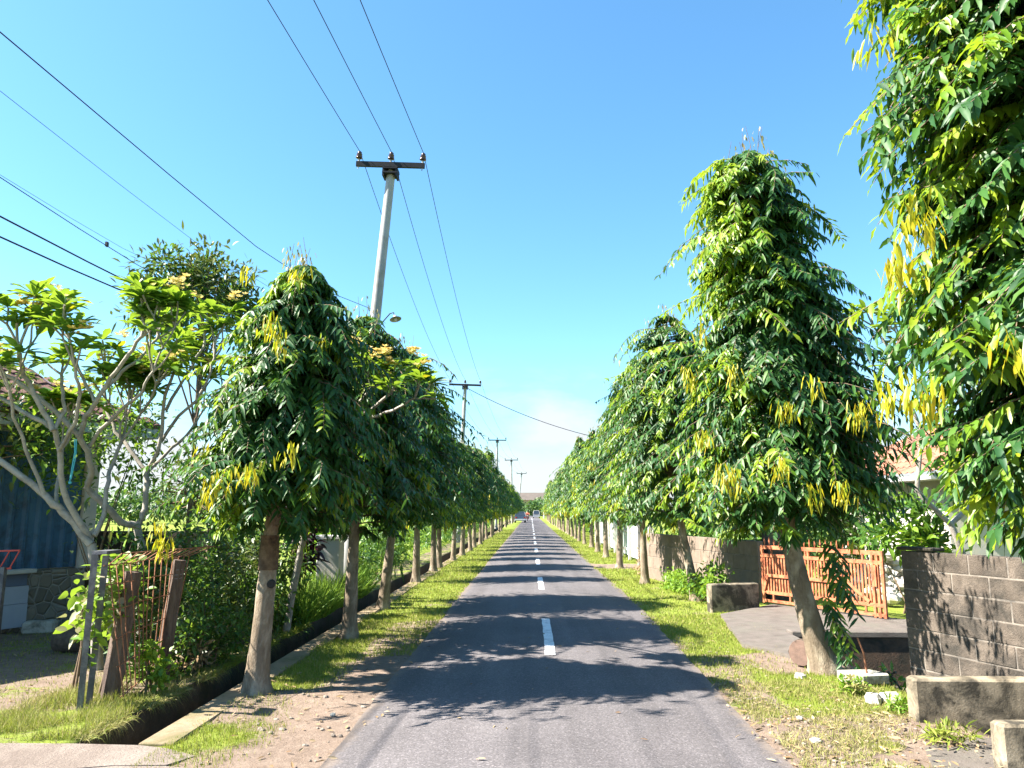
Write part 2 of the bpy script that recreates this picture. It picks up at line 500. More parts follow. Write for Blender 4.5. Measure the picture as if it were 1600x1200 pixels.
        me.loops.foreach_set('vertex_index', loops)
        me.polygons.add(len(tot))
        st = np.concatenate([[0], np.cumsum(tot)[:-1]]).astype(np.int32)
        me.polygons.foreach_set('loop_start', st)
        for m in mats:
            me.materials.append(m)
        me.polygons.foreach_set('material_index', np.concatenate(mi).astype(np.int32))
        me.polygons.foreach_set('use_smooth', np.concatenate(sm).astype(bool))
        me.update(calc_edges=True)
        me.validate()
        o = bpy.data.objects.new(name, me)
        COL.objects.link(o)
        if origin is not None:
            o.location = tuple(origin)
        if parent is not None:
            o.parent = parent
            o.location = (0, 0, 0)
        return o


def tag(o, label, cat, group=None):
    o['label'], o['category'] = label, cat
    if group:
        o['group'] = group
    return o


def thing(name, label, cat, loc=(0, 0, 0), rz=0.0, group=None):
    o = bpy.data.objects.new(name, None)
    COL.objects.link(o)
    o.empty_display_size = 0.2
    o.location, o.rotation_euler = tuple(loc), (0, 0, rz)
    return tag(o, label, cat, group)


def struct(o, kind='structure'):
    o['kind'] = kind
    return o


def copy_tree(root, loc, rz, sc, label, group=None):
    def cp(o, par):
        c = o.copy()
        COL.objects.link(c)
        c.parent = par
        for ch in [q for q in bpy.data.objects if q.parent == o and q != c]:
            cp(ch, c)
        return c
    r = cp(root, None)
    r.location, r.rotation_euler, r.scale = tuple(loc), (rnd.uniform(-.05, .05), rnd.uniform(-.05, .05), rz), sc
    r['label'] = label
    if group:
        r['group'] = group
    return r


def vnoise(x, y, s=1.0):
    return 0.5 + 0.25 * (np.sin(x * 2.1 * s + 1.3 * np.sin(y * 1.7 * s)) + np.sin(y * 2.7 * s + 1.1 * np.sin(x * 1.9 * s + 2)))


# ------------------------------------------------------------------ ground
DX0, DX1, DY0 = -3.58, -3.06, 6.25         # left ditch
QX0, QX1, QY0, QY1 = 3.78, 6.6, 6.72, 11.7  # right ditch


def grass_amount(x, y):
    x, y = np.asarray(x, float), np.asarray(y, float)
    n = vnoise(x, y, 1.6) * 0.6 + vnoise(x + 7, y - 3, 4.1) * 0.4
    g = np.zeros_like(x)
    ss = lambda a, b, v: np.clip((v - a) / (b - a), 0, 1)
    lv = (x < -1.4) & (x > -3.06)
    # left verge: soil beside the road near the camera, a lawn further on
    e = 1 - ss(-2.35, -1.95, x)
    near = e * (0.35 + 0.75 * n)
    near = np.where(y < 6.2, near * ss(5.2, 6.3, y) * 0.6, near)
    near = np.where((y > 6.95) & (y < 8.2), near * 0.25, near)
    mid = np.where(x > -2.2, 0.15 + 0.3 * n, 0.45 + 0.5 * n)
    far = 0.5 + 0.75 * n - ss(-1.75, -1.5, x) * 0.6
    l = np.where(y < 10, near, np.where(y < 13.3, mid, far))
    g = np.where(lv, l, g)
    yard = x <= -3.5
    fr = np.where(y < 7.4, 0.55 + 0.5 * n - 0.2 * ss(-6, -9, x), 0.12 + 0.4 * n)
    fr = np.where(y > 13.5, 1.0, fr)
    fr = np.where((x > -4.6) & (y > 8.5), 0.3 + 0.4 * n, fr)
    g = np.where(yard, fr, g)
    rv = (x >= 1.4) & (x < 4.6)
    r1 = -0.1 + 0.5 * n
    r1 = np.where(x > 2.6, r1 + 0.1, r1)
    r2 = np.where(x > 2.45, 0.5 + 0.5 * n, 0.1 + 0.45 * n)
    r3 = np.where(x > 2.7, 0.15, 0.2 + 0.35 * n)
    r4 = 0.42 + 0.8 * n - (1 - ss(1.9, 2.25, x)) * 0.6
    r = np.where(y < 7.3, r1, np.where(y < 9.2, r2, np.where(y < 10.3, r3, r4)))
    r = np.where((y > 25) & (y < 27.2), 0.1, r)
    g = np.where(rv, r, g)
    g = np.where(x >= 4.6, 0.9, g)
    return np.clip(g, 0, 1.2)


def ground_z(x, y):
    z = 0.008 * np.sin(x * 5.3 + y * 2.2) + 0.008 * np.sin(y * 4.1 - x * 3.0) + 0.005 * np.sin(x * 13 + y * 11)
    near = np.clip(1 - np.maximum(np.abs(x) - 9, 0) / 4, 0, 1) * (y < 60)
    z = z * near - 0.008
    z = np.where((x > -1.44) & (x < 1.78), -0.045, z)
    d = (x > DX0) & (x < DX1) & (y > 3)
    z = np.where(d, -0.62, z)
    q = (x > QX0) & (x < QX1) & (y > QY0) & (y < QY1)
    return np.where(q, -0.66, z)


def splits(a, b, st, extra=()):
    v = list(np.arange(a, b + 1e-6, st))
    for e in extra:
        v = [q for q in v if abs(q - e) > 0.03]
        v += [e - 0.004, e + 0.004]
    return v


gx = sorted(splits(-9, 8, 0.16, (DX0, DX1, QX0, QX1, -1.44, 1.78)) + [-900, -300, -120, -60, -30, -18, -12, 11, 16, 30, 60, 120, 300, 900])
gy = sorted(splits(2, 30, 0.18, (3, QY0, QY1)) + list(range(31, 62)) + [-400, -60, -12, -2] + [70, 80, 100, 130, 170, 230, 300, 450, 900, 2500])
gx, gy = np.array(gx), np.array(gy)
XX, YY = np.meshgrid(gx, gy)
ZZ = ground_z(XX, YY)
nx, ny = len(gx), len(gy)
idx = np.arange(nx * ny).reshape(ny, nx)
FQ = np.stack([idx[:-1, :-1], idx[:-1, 1:], idx[1:, 1:], idx[1:, :-1]], -1).reshape(-1, 4)
cxq, cyq = (XX[:-1, :-1] + XX[1:, 1:]) / 2, (YY[:-1, :-1] + YY[1:, 1:]) / 2
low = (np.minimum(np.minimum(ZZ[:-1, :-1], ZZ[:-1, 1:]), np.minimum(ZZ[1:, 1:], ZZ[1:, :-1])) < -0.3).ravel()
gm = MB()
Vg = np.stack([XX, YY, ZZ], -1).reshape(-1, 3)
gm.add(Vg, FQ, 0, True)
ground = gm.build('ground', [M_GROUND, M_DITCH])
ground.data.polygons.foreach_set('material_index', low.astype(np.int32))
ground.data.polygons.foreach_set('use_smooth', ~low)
at = ground.data.attributes.new('grass', 'FLOAT', 'POINT')
at.data.foreach_set('value', grass_amount(XX, YY).ravel().astype(np.float32))
struct(ground)

# road: cambered strip with broken edges, real thickness
ry = sorted(list(np.arange(-30, 60, 0.25)) + list(np.arange(60, 260, 2.0)))
prof = np.array([0, 0.09, 0.2, 0.35, 0.5, 0.65, 0.8, 0.91, 1.0])
Vr, Fr, EL, ED = [], [], [], []
rr = random.Random(5)
lj = rj = 0
for y in ry:
    lj = 0.75 * lj + rr.uniform(-0.018, 0.018)
    rj = 0.75 * rj + rr.uniform(-0.018, 0.018)
    xl = -1.51 + lj
    xr = 1.86 + 0.19 * min(1, max(0, (y - 8) / 7)) + rj + (0.05 if y < 5.6 else 0)
    Vr.append((xl - 0.02, y, -0.06))
    EL.append((xl, xr))
    Vr.pop()
    for k in prof:
        Vr.append((xl + (xr - xl) * k, y, 0.012 + 0.05 * (1 - (2 * k - 1) ** 2)))
        ED.append(1.0 if k in (prof[0], prof[-1]) else 0.0)
w = len(prof)
for i in range(len(ry) - 1):
    for k in range(w - 1):
        Fr.append([i * w + k, i * w + k + 1, (i + 1) * w + k + 1, (i + 1) * w + k])
rm = MB().add(Vr, Fr, 0, True)
for sd_, k in ((0, 0), (1, 1)):
    V = []
    for yy_, e in zip(ry, EL):
        V += [(e[k], yy_, 0.012), (e[k] + (0.02 if k else -0.02), yy_, -0.06)]
    rm.add(V, [[2 * i, 2 * i + 1, 2 * i + 3, 2 * i + 2][::(1 if k else -1)] for i in range(len(ry) - 1)], 0, False)
road = struct(rm.build('road', M_ROAD))
at = road.data.attributes.new('edge', 'FLOAT', 'POINT')
at.data.foreach_set('value', np.array(ED + [1.0] * (len(road.data.vertices) - len(ED)), dtype=np.float32))


def road_z(x):
    k = (x + 1.51) / 3.5
    return 0.012 + 0.05 * (1 - (2 * k - 1) ** 2)


# centre line dashes
d0, d1 = G(858, 1032).y, G(852, 973).y
dash = MB()
y = 0.0
zc = road_z(0.24) + 0.004
nd = 26
y0s = [d0 - 7.9 * 2 + 7.9 * i for i in range(nd)]
for y0 in y0s:
    m_ = MB()
    ys = np.linspace(y0, y0 + (d1 - d0), 13)
    V, Fq = [], []
    for i, yy in enumerate(ys):
        a, b = rr.uniform(-0.006, 0.006), rr.uniform(-0.006, 0.006)
        V += [(0.17 + a, yy, zc + 0.001), (0.30 + b, yy, zc + 0.001)]
    for i in range(12):
        Fq.append([2 * i, 2 * i + 1, 2 * i + 3, 2 * i + 2])
    struct(m_.add(V, Fq).build('road_marking', M_PAINT))

# concrete lip of the left ditch
lip = MB()
yy = 6.3
while yy < 70:
    l_ = rr.uniform(1.8, 2.6)
    lip.box(DX1 - 0.02 + rr.uniform(-0.01, 0.01), DX1 + 0.26 + rr.uniform(-0.03, 0.03), yy, yy + l_ - 0.012, -0.6, 0.014 + rr.uniform(-0.005, 0.006), 0, bev=0.008)
    yy += l_
struct(lip.build('ditch_kerb', M_KERB))

# driveway slabs over the ditch on the left, broken along a crack
crack = [(-9.5, 5.3), (-6, 5.42), (-4.6, 5.55), (-4.2, 5.48), (-3.9, 5.6), (-3.5, 5.63), (-3.0, 5.78), (-2.62, 5.8)]
back = [(-2.5, 6.02), (-2.8, 6.2), (-3.05, 6.27), (-3.6, 6.3), (-4.2, 6.3), (-5, 6.4), (-6.5, 6.5), (-9.5, 6.6)]
sl = MB()
sl.prism([(x, y + 0.012) for x, y in crack] + back, -0.12, 0.004)
sl.prism([(-9.5, 1.0), (-1.62, 1.0), (-1.6, 3.5), (-1.66, 4.6), (-1.75, 5.1), (-1.95, 5.4), (-2.15, 5.5), (-2.3, 5.72), (-2.62, 5.79)] + [(x, y - 0.006) for x, y in crack[::-1]][1:], -0.12, 0.003)
struct(sl.build('driveway', M_SLAB))

# gate apron on the right with its dark face over the ditch
ap = MB()
ap.prism([(2.82, 10.75), (3.3, 9.7), (3.72, 9.75), (3.74, 11.84), (6.4, 11.84), (6.4, 12.9), (6.2, 13.05), (4.6, 15.2), (3.25, 13.75)], -0.1, 0.05)
ap.box(3.76, 6.55, 11.61, 11.82, -0.68, -0.001, 1)
ap.box(3.75, 6.57, 11.58, 11.835, 0.0, 0.085, 0, bev=0.012)
struct(ap.build('gate_apron', [M_CONC, M_FACE]))
br = MB()
br.prism([(2.6, 4.9), (2.72, 5.2), (2.66, 5.5), (2.85, 5.9), (3.02, 6.35), (3.3, 6.55), (3.5, 6.62), (7, 6.7), (7, 4.2), (2.9, 4.2)], -0.14, 0.006)
struct(br.build('bridge_deck', M_CONC))


# ------------------------------------------------------------------ grass and litter (stuff)
def blades(region, count, hmin, hmax, wd, seed, dens=grass_amount, thresh=0.35, lean=0.5, zoff=0.0):
    rg = np.random.RandomState(seed)
    x0, x1, y0, y1 = region
    # more blades per square metre near the camera
    u = rg.rand(count)
    y = y0 * (y1 / y0) ** (u ** 0.9)
    x = rg.uniform(x0, x1, count)
    g = dens(x, y) + rg.uniform(-0.25, 0.25, count)
    k = (g > thresh) & ~((x > 2.72 + 0.2 * np.sin(y * 9)) & (y < 6.62) & (y > 4))
    x, y = x[k], y[k]
    n = len(x)
    sc = np.clip(y / 9.0, 0.8, 3.0)
    h = rg.uniform(hmin, hmax, n) * (0.8 + 0.2 * sc)
    az = rg.uniform(0, 6.283, n)
    le = rg.uniform(0, lean, n)
    d = np.stack([np.cos(az) * le, np.sin(az) * le, np.ones(n)], 1)
    a2 = rg.uniform(0, 6.283, n)
    nr = np.stack([np.cos(a2), np.sin(a2), 0.2 * np.ones(n)], 1)
    p = np.stack([x, y, ground_z(x, y) + zoff], 1)
    return p, d, nr, h, wd * sc * rg.uniform(0.7, 1.3, n), rg.uniform(0.1, 0.6, n)


lawn = MB()
full = lambda x, y: vnoise(np.asarray(x), np.asarray(y), 2.3) * 1.1
for reg, cnt, sd in (((-2.86, -1.5, 5.4, 14), 34000, 1), ((-3.0, -1.52, 14, 75), 26000, 2), ((1.9, 3.74, 5.0, 14), 34000, 3), ((1.95, 4.2, 14, 75), 30000, 4), ((-8.5, -3.62, 6.25, 13), 20000, 5)):
    a = blades(reg, cnt, 0.025, 0.07, 0.007, sd)
    lawn.leaf_arrays(*a, segs=2, mi=(0 if sd != 9 else 1), fold=0, shape='blade', rg=np.random.RandomState(sd))
    b_ = blades(reg, cnt // 4, 0.03, 0.08, 0.006, sd + 20, thresh=0.25)
    lawn.leaf_arrays(*b_, segs=2, mi=1, fold=0, shape='blade', rg=np.random.RandomState(sd + 50))
lawn.leaf_arrays(*blades((1.95, 3.6, 5.0, 8.6), 16000, 0.03, 0.11, 0.006, 61, dens=full, lean=1.6), segs=3, mi=1, fold=0, shape='blade')
struct(lawn.build('verge_grass', [M_GRASS, M_GDRY]), 'stuff')

# tall weeds along the left ditch bank
tw = MB()
full2 = lambda x, y: vnoise(np.asarray(x), np.asarray(y), 3.1) * 1.0
full = lambda x, y: np.ones_like(x)
tw.leaf_arrays(*blades((-4.0, -3.58, 12.6, 17.5), 7500, 0.3, 0.85, 0.014, 31, dens=full, lean=0.8), segs=3, mi=2, fold=0, shape='blade')
tw.leaf_arrays(*blades((-4.6, -3.54, 6.4, 7.9), 5200, 0.05, 0.17, 0.007, 32, dens=full2, lean=0.8), segs=3, mi=0, fold=0, shape='blade')
tw.leaf_arrays(*blades((-4.8, -3.5, 6.4, 8.4), 9000, 0.05, 0.17, 0.006, 33, dens=full2, lean=0.9), segs=3, mi=1, fold=0, shape='blade')
for (y0_, y1_, c_, mi_) in ((6.4, 9, 2600, 1), (6.4, 12.5, 2600, 0)):
    a_ = blades((-3.66, -3.5, y0_, y1_), c_, 0.05, 0.3, 0.007, 34 + mi_, dens=lambda x, y: vnoise(x, y, 2.5) - 0.12, lean=0.9)
    a_[1][:, 0] = a_[1][:, 0] + 0.5      # hangs out over the ditch
    a_[0][:, 2] = -0.01
    tw.leaf_arrays(*a_[:5], a_[5] + 0.5, segs=4, mi=mi_, fold=0, shape='blade')
struct(tw.build('tall_grass', [M_GRASS, M_GDRY, M_TALL]), 'stuff')

# leaf litter, gravel
rg = np.random.RandomState(77)
lit = MB()
for (x0, x1, y0, y1, n) in ((1.75, 3.5, 5.2, 8.3, 520), (2.0, 3.3, 8.3, 14, 120), (-2.9, -1.3, 5.5, 13, 200), (-6.5, -4.2, 7.5, 12.5, 160), (-1.4, 1.8, 5.2, 16, 34), (2.8, 4.6, 5.3, 6.5, 40)):
    x, y = rg.uniform(x0, x1, n), rg.uniform(y0, y1, n)
    z = np.where((x > -1.5) & (x < 1.85), road_z(x) + 0.006, ground_z(x, y) + 0.012)
    z = np.where((x > 2.8) & (y < 6.5), 0.04, z)
    az = rg.uniform(0, 6.283, n)
    d = np.stack([np.cos(az), np.sin(az), rg.uniform(-0.05, 0.25, n)], 1)
    nr = np.stack([rg.normal(0, 0.4, n), rg.normal(0, 0.4, n), np.ones(n)], 1)
    lit.leaf_arrays(np.stack([x, y, z], 1), d, nr, rg.uniform(0.03, 0.095, n), rg.uniform(0.01, 0.026, n), rg.uniform(-0.1, 0.1, n), segs=3, fold=0.4, rg=rg)
struct(lit.build('leaf_litter', M_DRYL), 'stuff')


def rock_piece(mb, c, r, rng, mi=0, flat=0.6):
    lat, lon = 5, 8
    V, Fs = [], []
    st = (rng.uniform(0.7, 1.3), rng.uniform(0.7, 1.3), flat * rng.uniform(0.8, 1.2))
    a0 = rng.uniform(0, 6)
    for i in range(lat + 1):
        th = PI * i / lat
        for j in range(lon):
            p = 2 * PI * j / lon + a0
            k = r * (1 + rng.uniform(-0.18, 0.18))
            V.append((c[0] + k * st[0] * math.sin(th) * math.cos(p), c[1] + k * st[1] * math.sin(th) * math.sin(p), c[2] + k * st[2] * math.cos(th)))
    for i in range(lat):
        for j in range(lon):
            l = (j + 1) % lon
            Fs.append([i * lon + j, (i + 1) * lon + j, (i + 1) * lon + l, i * lon + l])
    mb.add(V, Fs, mi)


gv = MB()
for _ in range(420):
    side = rr.random()
    if side < 0.62:
        x, y = rr.uniform(1.85, 3.3), rr.uniform(5.1, 8)
    elif side < 0.85:
        x, y = rr.uniform(-2.4, -1.5), rr.uniform(5.2, 12)
    else:
        x, y = rr.uniform(1.9, 2.7), rr.uniform(8, 13)
    rock_piece(gv, (x, y, float(ground_z(np.array(x), np.array(y))) + 0.004), rr.uniform(0.006, 0.022) * (1.6 if rr.random() < 0.08 else 1), rr)
struct(gv.build('gravel', M_GRAV), 'stuff')


# ------------------------------------------------------------------ mast trees
def interp(tab, z):
    for (a, b), (c, d) in zip(tab, tab[1:]):
        if z <= c:
            k = (z - a) / (c - a) if c > a else 0
            return b + (d - b) * max(0, min(1, k))
    return tab[-1][1]


def mast_tree(name, label, cat, loc, axis, prof, nbr, lpb, LL, LW, segs, seed, trunk_r, lime=0.1, limefn=None, nyel=5, yel=(), wave=0.12, group=None, stain=None, twigs=8, shoots=None, outl=1.6):
    """axis: [(z, dx, dy)] ; prof: [(z, radius)] of the crown from its lowest fringe to its top"""
    rg = np.random.RandomState(seed)
    rng = random.Random(seed)
    t = thing(name, label, cat, loc, 0, group)
    ax = [(a[0], a[1]) for a in axis]
    ay = [(a[0], a[2]) for a in axis]
    A = lambda z: np.array([interp(ax, z), interp(ay, z), z])
    zb, zt = prof[0][0], prof[-1][0]
    # trunk
    tm = MB()
    zs = [-0.06, 0.0, 0.06, 0.14, 0.24] + list(np.linspace(0.35, zb + 0.3, 11)) + list(np.linspace(zb + 0.6, zt - 0.15, 6))
    rad = []
    for z in zs:
        r = trunk_r * (1 - 0.42 * min(1, max(0.0, z) / (zb + 0.4)) ** 0.7) if z < zb + 0.4 else trunk_r * 0.55 * (1 - 0.8 * (z - zb) / (zt - zb))
        if z < 0.3:
            r *= 1.0 + 0.32 * (1 - max(0, z) / 0.3) ** 2
        rad.append(max(0.012, r))
    tm.tube([tuple(A(z)) for z in zs], rad, 14, 0, True, 0.05, rng)
    if stain:
        pass
    tr = tm.build('trunk', [M_BARK], t)
    # crown
    cm = MB()
    buckets = {0: [], 1: [], 2: [], 3: []}
    rmax = max(p[1] for p in prof)
    ph0, ph1, hsc = rng.uniform(0, 6.28), rng.uniform(0, 6.28), (zt - zb) / 4.0
    i = 0
    for _ in range(nbr * 6):
        if i >= nbr:
            break
        zs_ = rng.uniform(zb, zt)
        r = interp(prof, zs_)
        if rng.random() > (r + 0.12) / (rmax + 0.12):
            continue
        i += 1
        az = rng.uniform(0, 2 * PI)
        out = np.array([math.cos(az), math.sin(az), 0])
        lump = 0.5 + 0.5 * math.sin(3 * az + 2.3 * zs_ / hsc + ph0) * math.sin(2 * az - 3.7 * zs_ / hsc + ph1)
        lump = 0.76 + 0.42 * lump
        Rr = r * lump * rng.choice((rng.uniform(0.85, 1.1), rng.uniform(0.85, 1.02), rng.uniform(0.45, 0.85), rng.uniform(0.8, 1.0), rng.uniform(0.85, 1.08), rng.uniform(0.9, 1.02), rng.uniform(1.0, outl)))
        if zs_ < zb + 0.4 and rng.random() < 0.45:
            zs_ += rng.uniform(0.1, 0.4)
        drop = rng.uniform(0.12, 0.6) * max(Rr, 0.35)
        za = min(zs_ + drop, zt - 0.02)
        base = A(za)
        n = lpb
        s = np.linspace(0.28, 1, n) + rg.uniform(-0.02, 0.02, n)
        bend = rng.uniform(-0.6, 0.6)
        perp = np.array([-out[1], out[0], 0])
        def path(q):
            q = np.atleast_1d(q)
            return base + out * (Rr * q ** 0.8)[:, None] + perp * (bend * Rr * q ** 2)[:, None] + np.array([0, 0, 1.0]) * (0.12 * Rr * np.sin(PI * np.clip(q, 0, 1) * 0.8) - (za - zs_) * q ** 2.1)[:, None]
        pts = path(s)
        tg = path(s + 0.03) - path(s - 0.03)
        tg /= np.linalg.norm(tg, axis=1, keepdims=True)
        sd = np.cross(tg, [0, 0, 1.0])
        sd /= np.maximum(1e-3, np.linalg.norm(sd, axis=1, keepdims=True))
        sg = np.where(np.arange(n) % 2 == 0, 1.0, -1.0)[:, None]
        hang = rng.uniform(0.15, 0.75)
        d = 0.8 * sg * sd + 0.5 * tg + np.array([0, 0, -hang]) + rg.normal(0, 0.2, (n, 3))
        nr = out * 0.6 + np.array([0, 0, 0.85]) + rg.normal(0, 0.4, (n, 3))
        ln = LL * rg.uniform(0.5, 1.25, n) * (0.75 + 0.25 * np.sin(PI * s))
        wd = LW * rg.uniform(0.8, 1.2, n)
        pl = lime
        if limefn:  # more lime leaves at young tops and, as painted sunlight, toward the sun
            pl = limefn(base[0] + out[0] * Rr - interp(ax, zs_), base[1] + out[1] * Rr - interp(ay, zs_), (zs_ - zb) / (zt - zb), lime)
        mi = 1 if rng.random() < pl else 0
        buckets[mi].append((pts, d, nr, ln, wd, rg.uniform(0.1, 0.5, n)))
        if Rr > 0.35 * r:
            q = np.linspace(0, 1, 5)
            cm.tube([tuple(v) for v in path(q)], [0.009, 0.008, 0.006, 0.005, 0.003], 3, 4, False)
    # hanging bunches of old yellow leaves
    spots = [np.array(v) - np.array(tuple(loc)) for v in yel]
    for _ in range(nyel):
        z = zb + (zt - zb) * rng.random() ** 1.4 * 0.9
        az = rng.uniform(0, 2 * PI)
        spots.append(A(z) + np.array([math.cos(az), math.sin(az), 0]) * interp(prof, z) * 1.03)
    for ci_, c in enumerate(spots):
        n = rng.randint(18, 34) if ci_ < len(yel) else rng.randint(6, 22)
        k = LL / 0.17
        off = rg.normal(0, 0.055 * k, (n, 3))
        off[:, 2] = rg.uniform(-0.10, 0.12, n) * k
        az = rg.uniform(0, 6.283, n)
        d = np.stack([0.35 * np.cos(az), 0.35 * np.sin(az), -np.ones(n)], 1)
        nr = np.stack([np.cos(az), np.sin(az), 0.3 * np.ones(n)], 1) + rg.normal(0, 0.3, (n, 3))
        arr = (c + off, d, nr, LL * rg.uniform(0.45, 0.95, n), LW * rg.uniform(0.38, 0.62, n), rg.uniform(0, 0.3, n))
        ky = rg.rand(n) < (0.9 if ci_ < len(yel) else rng.choice((0.3, 0.5, 0.8, 0.95)))
        buckets[2].append(tuple(a[ky] for a in arr))
        buckets[1].append(tuple(a[~ky] for a in arr))
    # thin shoots over the top
    for _ in range(twigs):
        z = zt - rng.uniform(0.02, 0.75)
        az = rng.uniform(0, 2 * PI)
        r0 = interp(prof, z) * rng.uniform(0.2, 1.0)
        b0 = A(z) + np.array([math.cos(az), math.sin(az), 0]) * r0
        h = rng.uniform(0.2, 0.55)
        lean = np.array([rng.uniform(-0.12, 0.12), rng.uniform(-0.12, 0.12), 0])
        cm.tube([tuple(b0 - [0, 0, 0.1]), tuple(b0 + lean * 0.4 + [0, 0, h * 0.5]), tuple(b0 + lean + [0, 0, h])], [0.005, 0.0035, 0.002], 4, 4)
        n = rng.randint(4, 9)
        q = rg.uniform(0.2, 1, n)[:, None]
        az = rg.uniform(0, 6.283, n)
        side = np.stack([np.cos(az), np.sin(az), 0 * az], 1)
        pp = b0 + lean * q + np.array([0, 0, h]) * q + side * 0.06
        buckets[3].append((pp, side * 0.4 + [0, 0, -1], side + [0, 0, 0.4], LL * rg.uniform(0.35, 0.6, n), LW * rg.uniform(0.5, 0.8, n), rg.uniform(0, 0.2, n)))
    for mi, bs in buckets.items():
        if bs:
            arr = [np.concatenate([b[k] for b in bs]) for k in range(6)]
            cm.leaf_arrays(*arr, segs=segs, mi=mi, wave=wave, fold=(0.3 if segs > 2 else 0.25), rg=rg)
    cm.build('crown', [M_DARK, M_LIME, M_YEL, M_TWIGL, M_TWIG], t)
    return t


def W(px, py, Y):
    return tuple(P(px, py, Y))


LG = 'mast trees in the row along the left verge'
RG = 'mast trees in the row along the right verge'

# first tree on the left
b = G(400, 1080)
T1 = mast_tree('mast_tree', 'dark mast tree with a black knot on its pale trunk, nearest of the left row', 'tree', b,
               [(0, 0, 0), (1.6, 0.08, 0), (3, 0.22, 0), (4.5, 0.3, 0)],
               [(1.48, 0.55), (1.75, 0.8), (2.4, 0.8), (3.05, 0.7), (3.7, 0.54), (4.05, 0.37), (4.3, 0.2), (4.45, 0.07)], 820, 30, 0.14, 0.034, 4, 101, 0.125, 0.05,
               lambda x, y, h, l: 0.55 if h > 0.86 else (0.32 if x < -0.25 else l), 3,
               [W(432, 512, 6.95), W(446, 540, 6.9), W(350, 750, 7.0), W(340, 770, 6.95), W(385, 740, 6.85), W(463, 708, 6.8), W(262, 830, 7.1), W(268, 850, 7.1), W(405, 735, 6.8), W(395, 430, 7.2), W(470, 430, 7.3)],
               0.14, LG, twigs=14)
kn = MB()
kn.tube([(0.115, -0.05, 1.06), (0.128, -0.075, 1.06)], [0.05, 0.035], 10, 0)
kn.build('knot', M_TYRE, T1)
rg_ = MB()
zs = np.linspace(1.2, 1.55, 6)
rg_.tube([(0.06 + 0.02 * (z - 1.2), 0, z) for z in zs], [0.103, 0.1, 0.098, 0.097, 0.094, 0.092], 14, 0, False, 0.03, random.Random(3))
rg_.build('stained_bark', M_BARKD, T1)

# first tree on the right, leaning
b = G(1290, 1050)
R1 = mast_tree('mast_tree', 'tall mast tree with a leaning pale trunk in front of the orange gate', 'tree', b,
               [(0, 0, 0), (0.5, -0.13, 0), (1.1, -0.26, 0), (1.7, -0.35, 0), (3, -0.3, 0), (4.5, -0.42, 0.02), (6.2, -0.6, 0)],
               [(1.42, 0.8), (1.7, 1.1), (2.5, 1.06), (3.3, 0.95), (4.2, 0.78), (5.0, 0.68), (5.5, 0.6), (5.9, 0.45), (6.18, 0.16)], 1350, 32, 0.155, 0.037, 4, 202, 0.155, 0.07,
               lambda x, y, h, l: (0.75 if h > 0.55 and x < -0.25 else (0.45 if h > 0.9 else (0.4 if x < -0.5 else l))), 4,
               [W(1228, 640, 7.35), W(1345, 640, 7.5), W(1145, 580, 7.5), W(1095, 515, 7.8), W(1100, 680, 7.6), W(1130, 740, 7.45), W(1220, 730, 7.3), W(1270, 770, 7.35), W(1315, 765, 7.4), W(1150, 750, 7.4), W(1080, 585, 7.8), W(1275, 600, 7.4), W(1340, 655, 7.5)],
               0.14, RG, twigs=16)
# young shoots climbing beside its trunk
sh = MB()
rs = random.Random(8)
lv = []
for k in range(14):
    p0 = Vector((0.02 + rs.uniform(-0.1, 0.06), -0.08, 0.3 + 0.085 * k))
    az = rs.uniform(-1.5, 0.9)
    pts = [p0 + Vector((math.cos(az) * q * 0.32, math.sin(az) * q * 0.22 - 0.04, 0.22 * q - 0.5 * q * q)) for q in (0, 0.33, 0.66, 1)]
    sh.tube(pts, [0.006, 0.005, 0.004, 0.002], 4, 1)
    for j in range(13):
        q = 0.25 + 0.75 * j / 12
        c = p0 + Vector((math.cos(az) * q * 0.32, math.sin(az) * q * 0.22 - 0.04, 0.22 * q - 0.5 * q * q))
        s_ = 1 if j % 2 else -1
        lv.append((c, (s_ * 0.6 + rs.uniform(-.2, .4), rs.uniform(-.5, .2), -rs.uniform(0.4, 1)), (rs.uniform(-.5, .5), -0.7, 0.6), rs.uniform(0.1, 0.17), 0.035, 0.15))
sh.leaves([v for i, v in enumerate(lv) if (i // 13) % 3], 4, 0, 0.1)
sh.leaves([v for i, v in enumerate(lv) if not (i // 13) % 3], 4, 2, 0.1)
sh.build('young_shoot', [M_DARK, M_TWIG, M_LIME], R1)

# the tree nearest the camera on the right, trunk outside the picture
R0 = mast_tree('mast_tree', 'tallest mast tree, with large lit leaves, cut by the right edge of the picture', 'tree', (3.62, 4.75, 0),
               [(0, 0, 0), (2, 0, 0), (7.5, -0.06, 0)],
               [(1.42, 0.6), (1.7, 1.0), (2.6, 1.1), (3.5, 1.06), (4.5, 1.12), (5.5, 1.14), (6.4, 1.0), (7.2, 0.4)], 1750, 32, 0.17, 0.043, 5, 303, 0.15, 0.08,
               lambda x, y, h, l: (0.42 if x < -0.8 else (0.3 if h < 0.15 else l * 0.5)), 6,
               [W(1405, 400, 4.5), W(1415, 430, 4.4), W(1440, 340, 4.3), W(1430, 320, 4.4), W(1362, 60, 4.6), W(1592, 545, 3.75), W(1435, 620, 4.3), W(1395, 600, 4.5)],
               0.14, RG, twigs=4, outl=1.15)


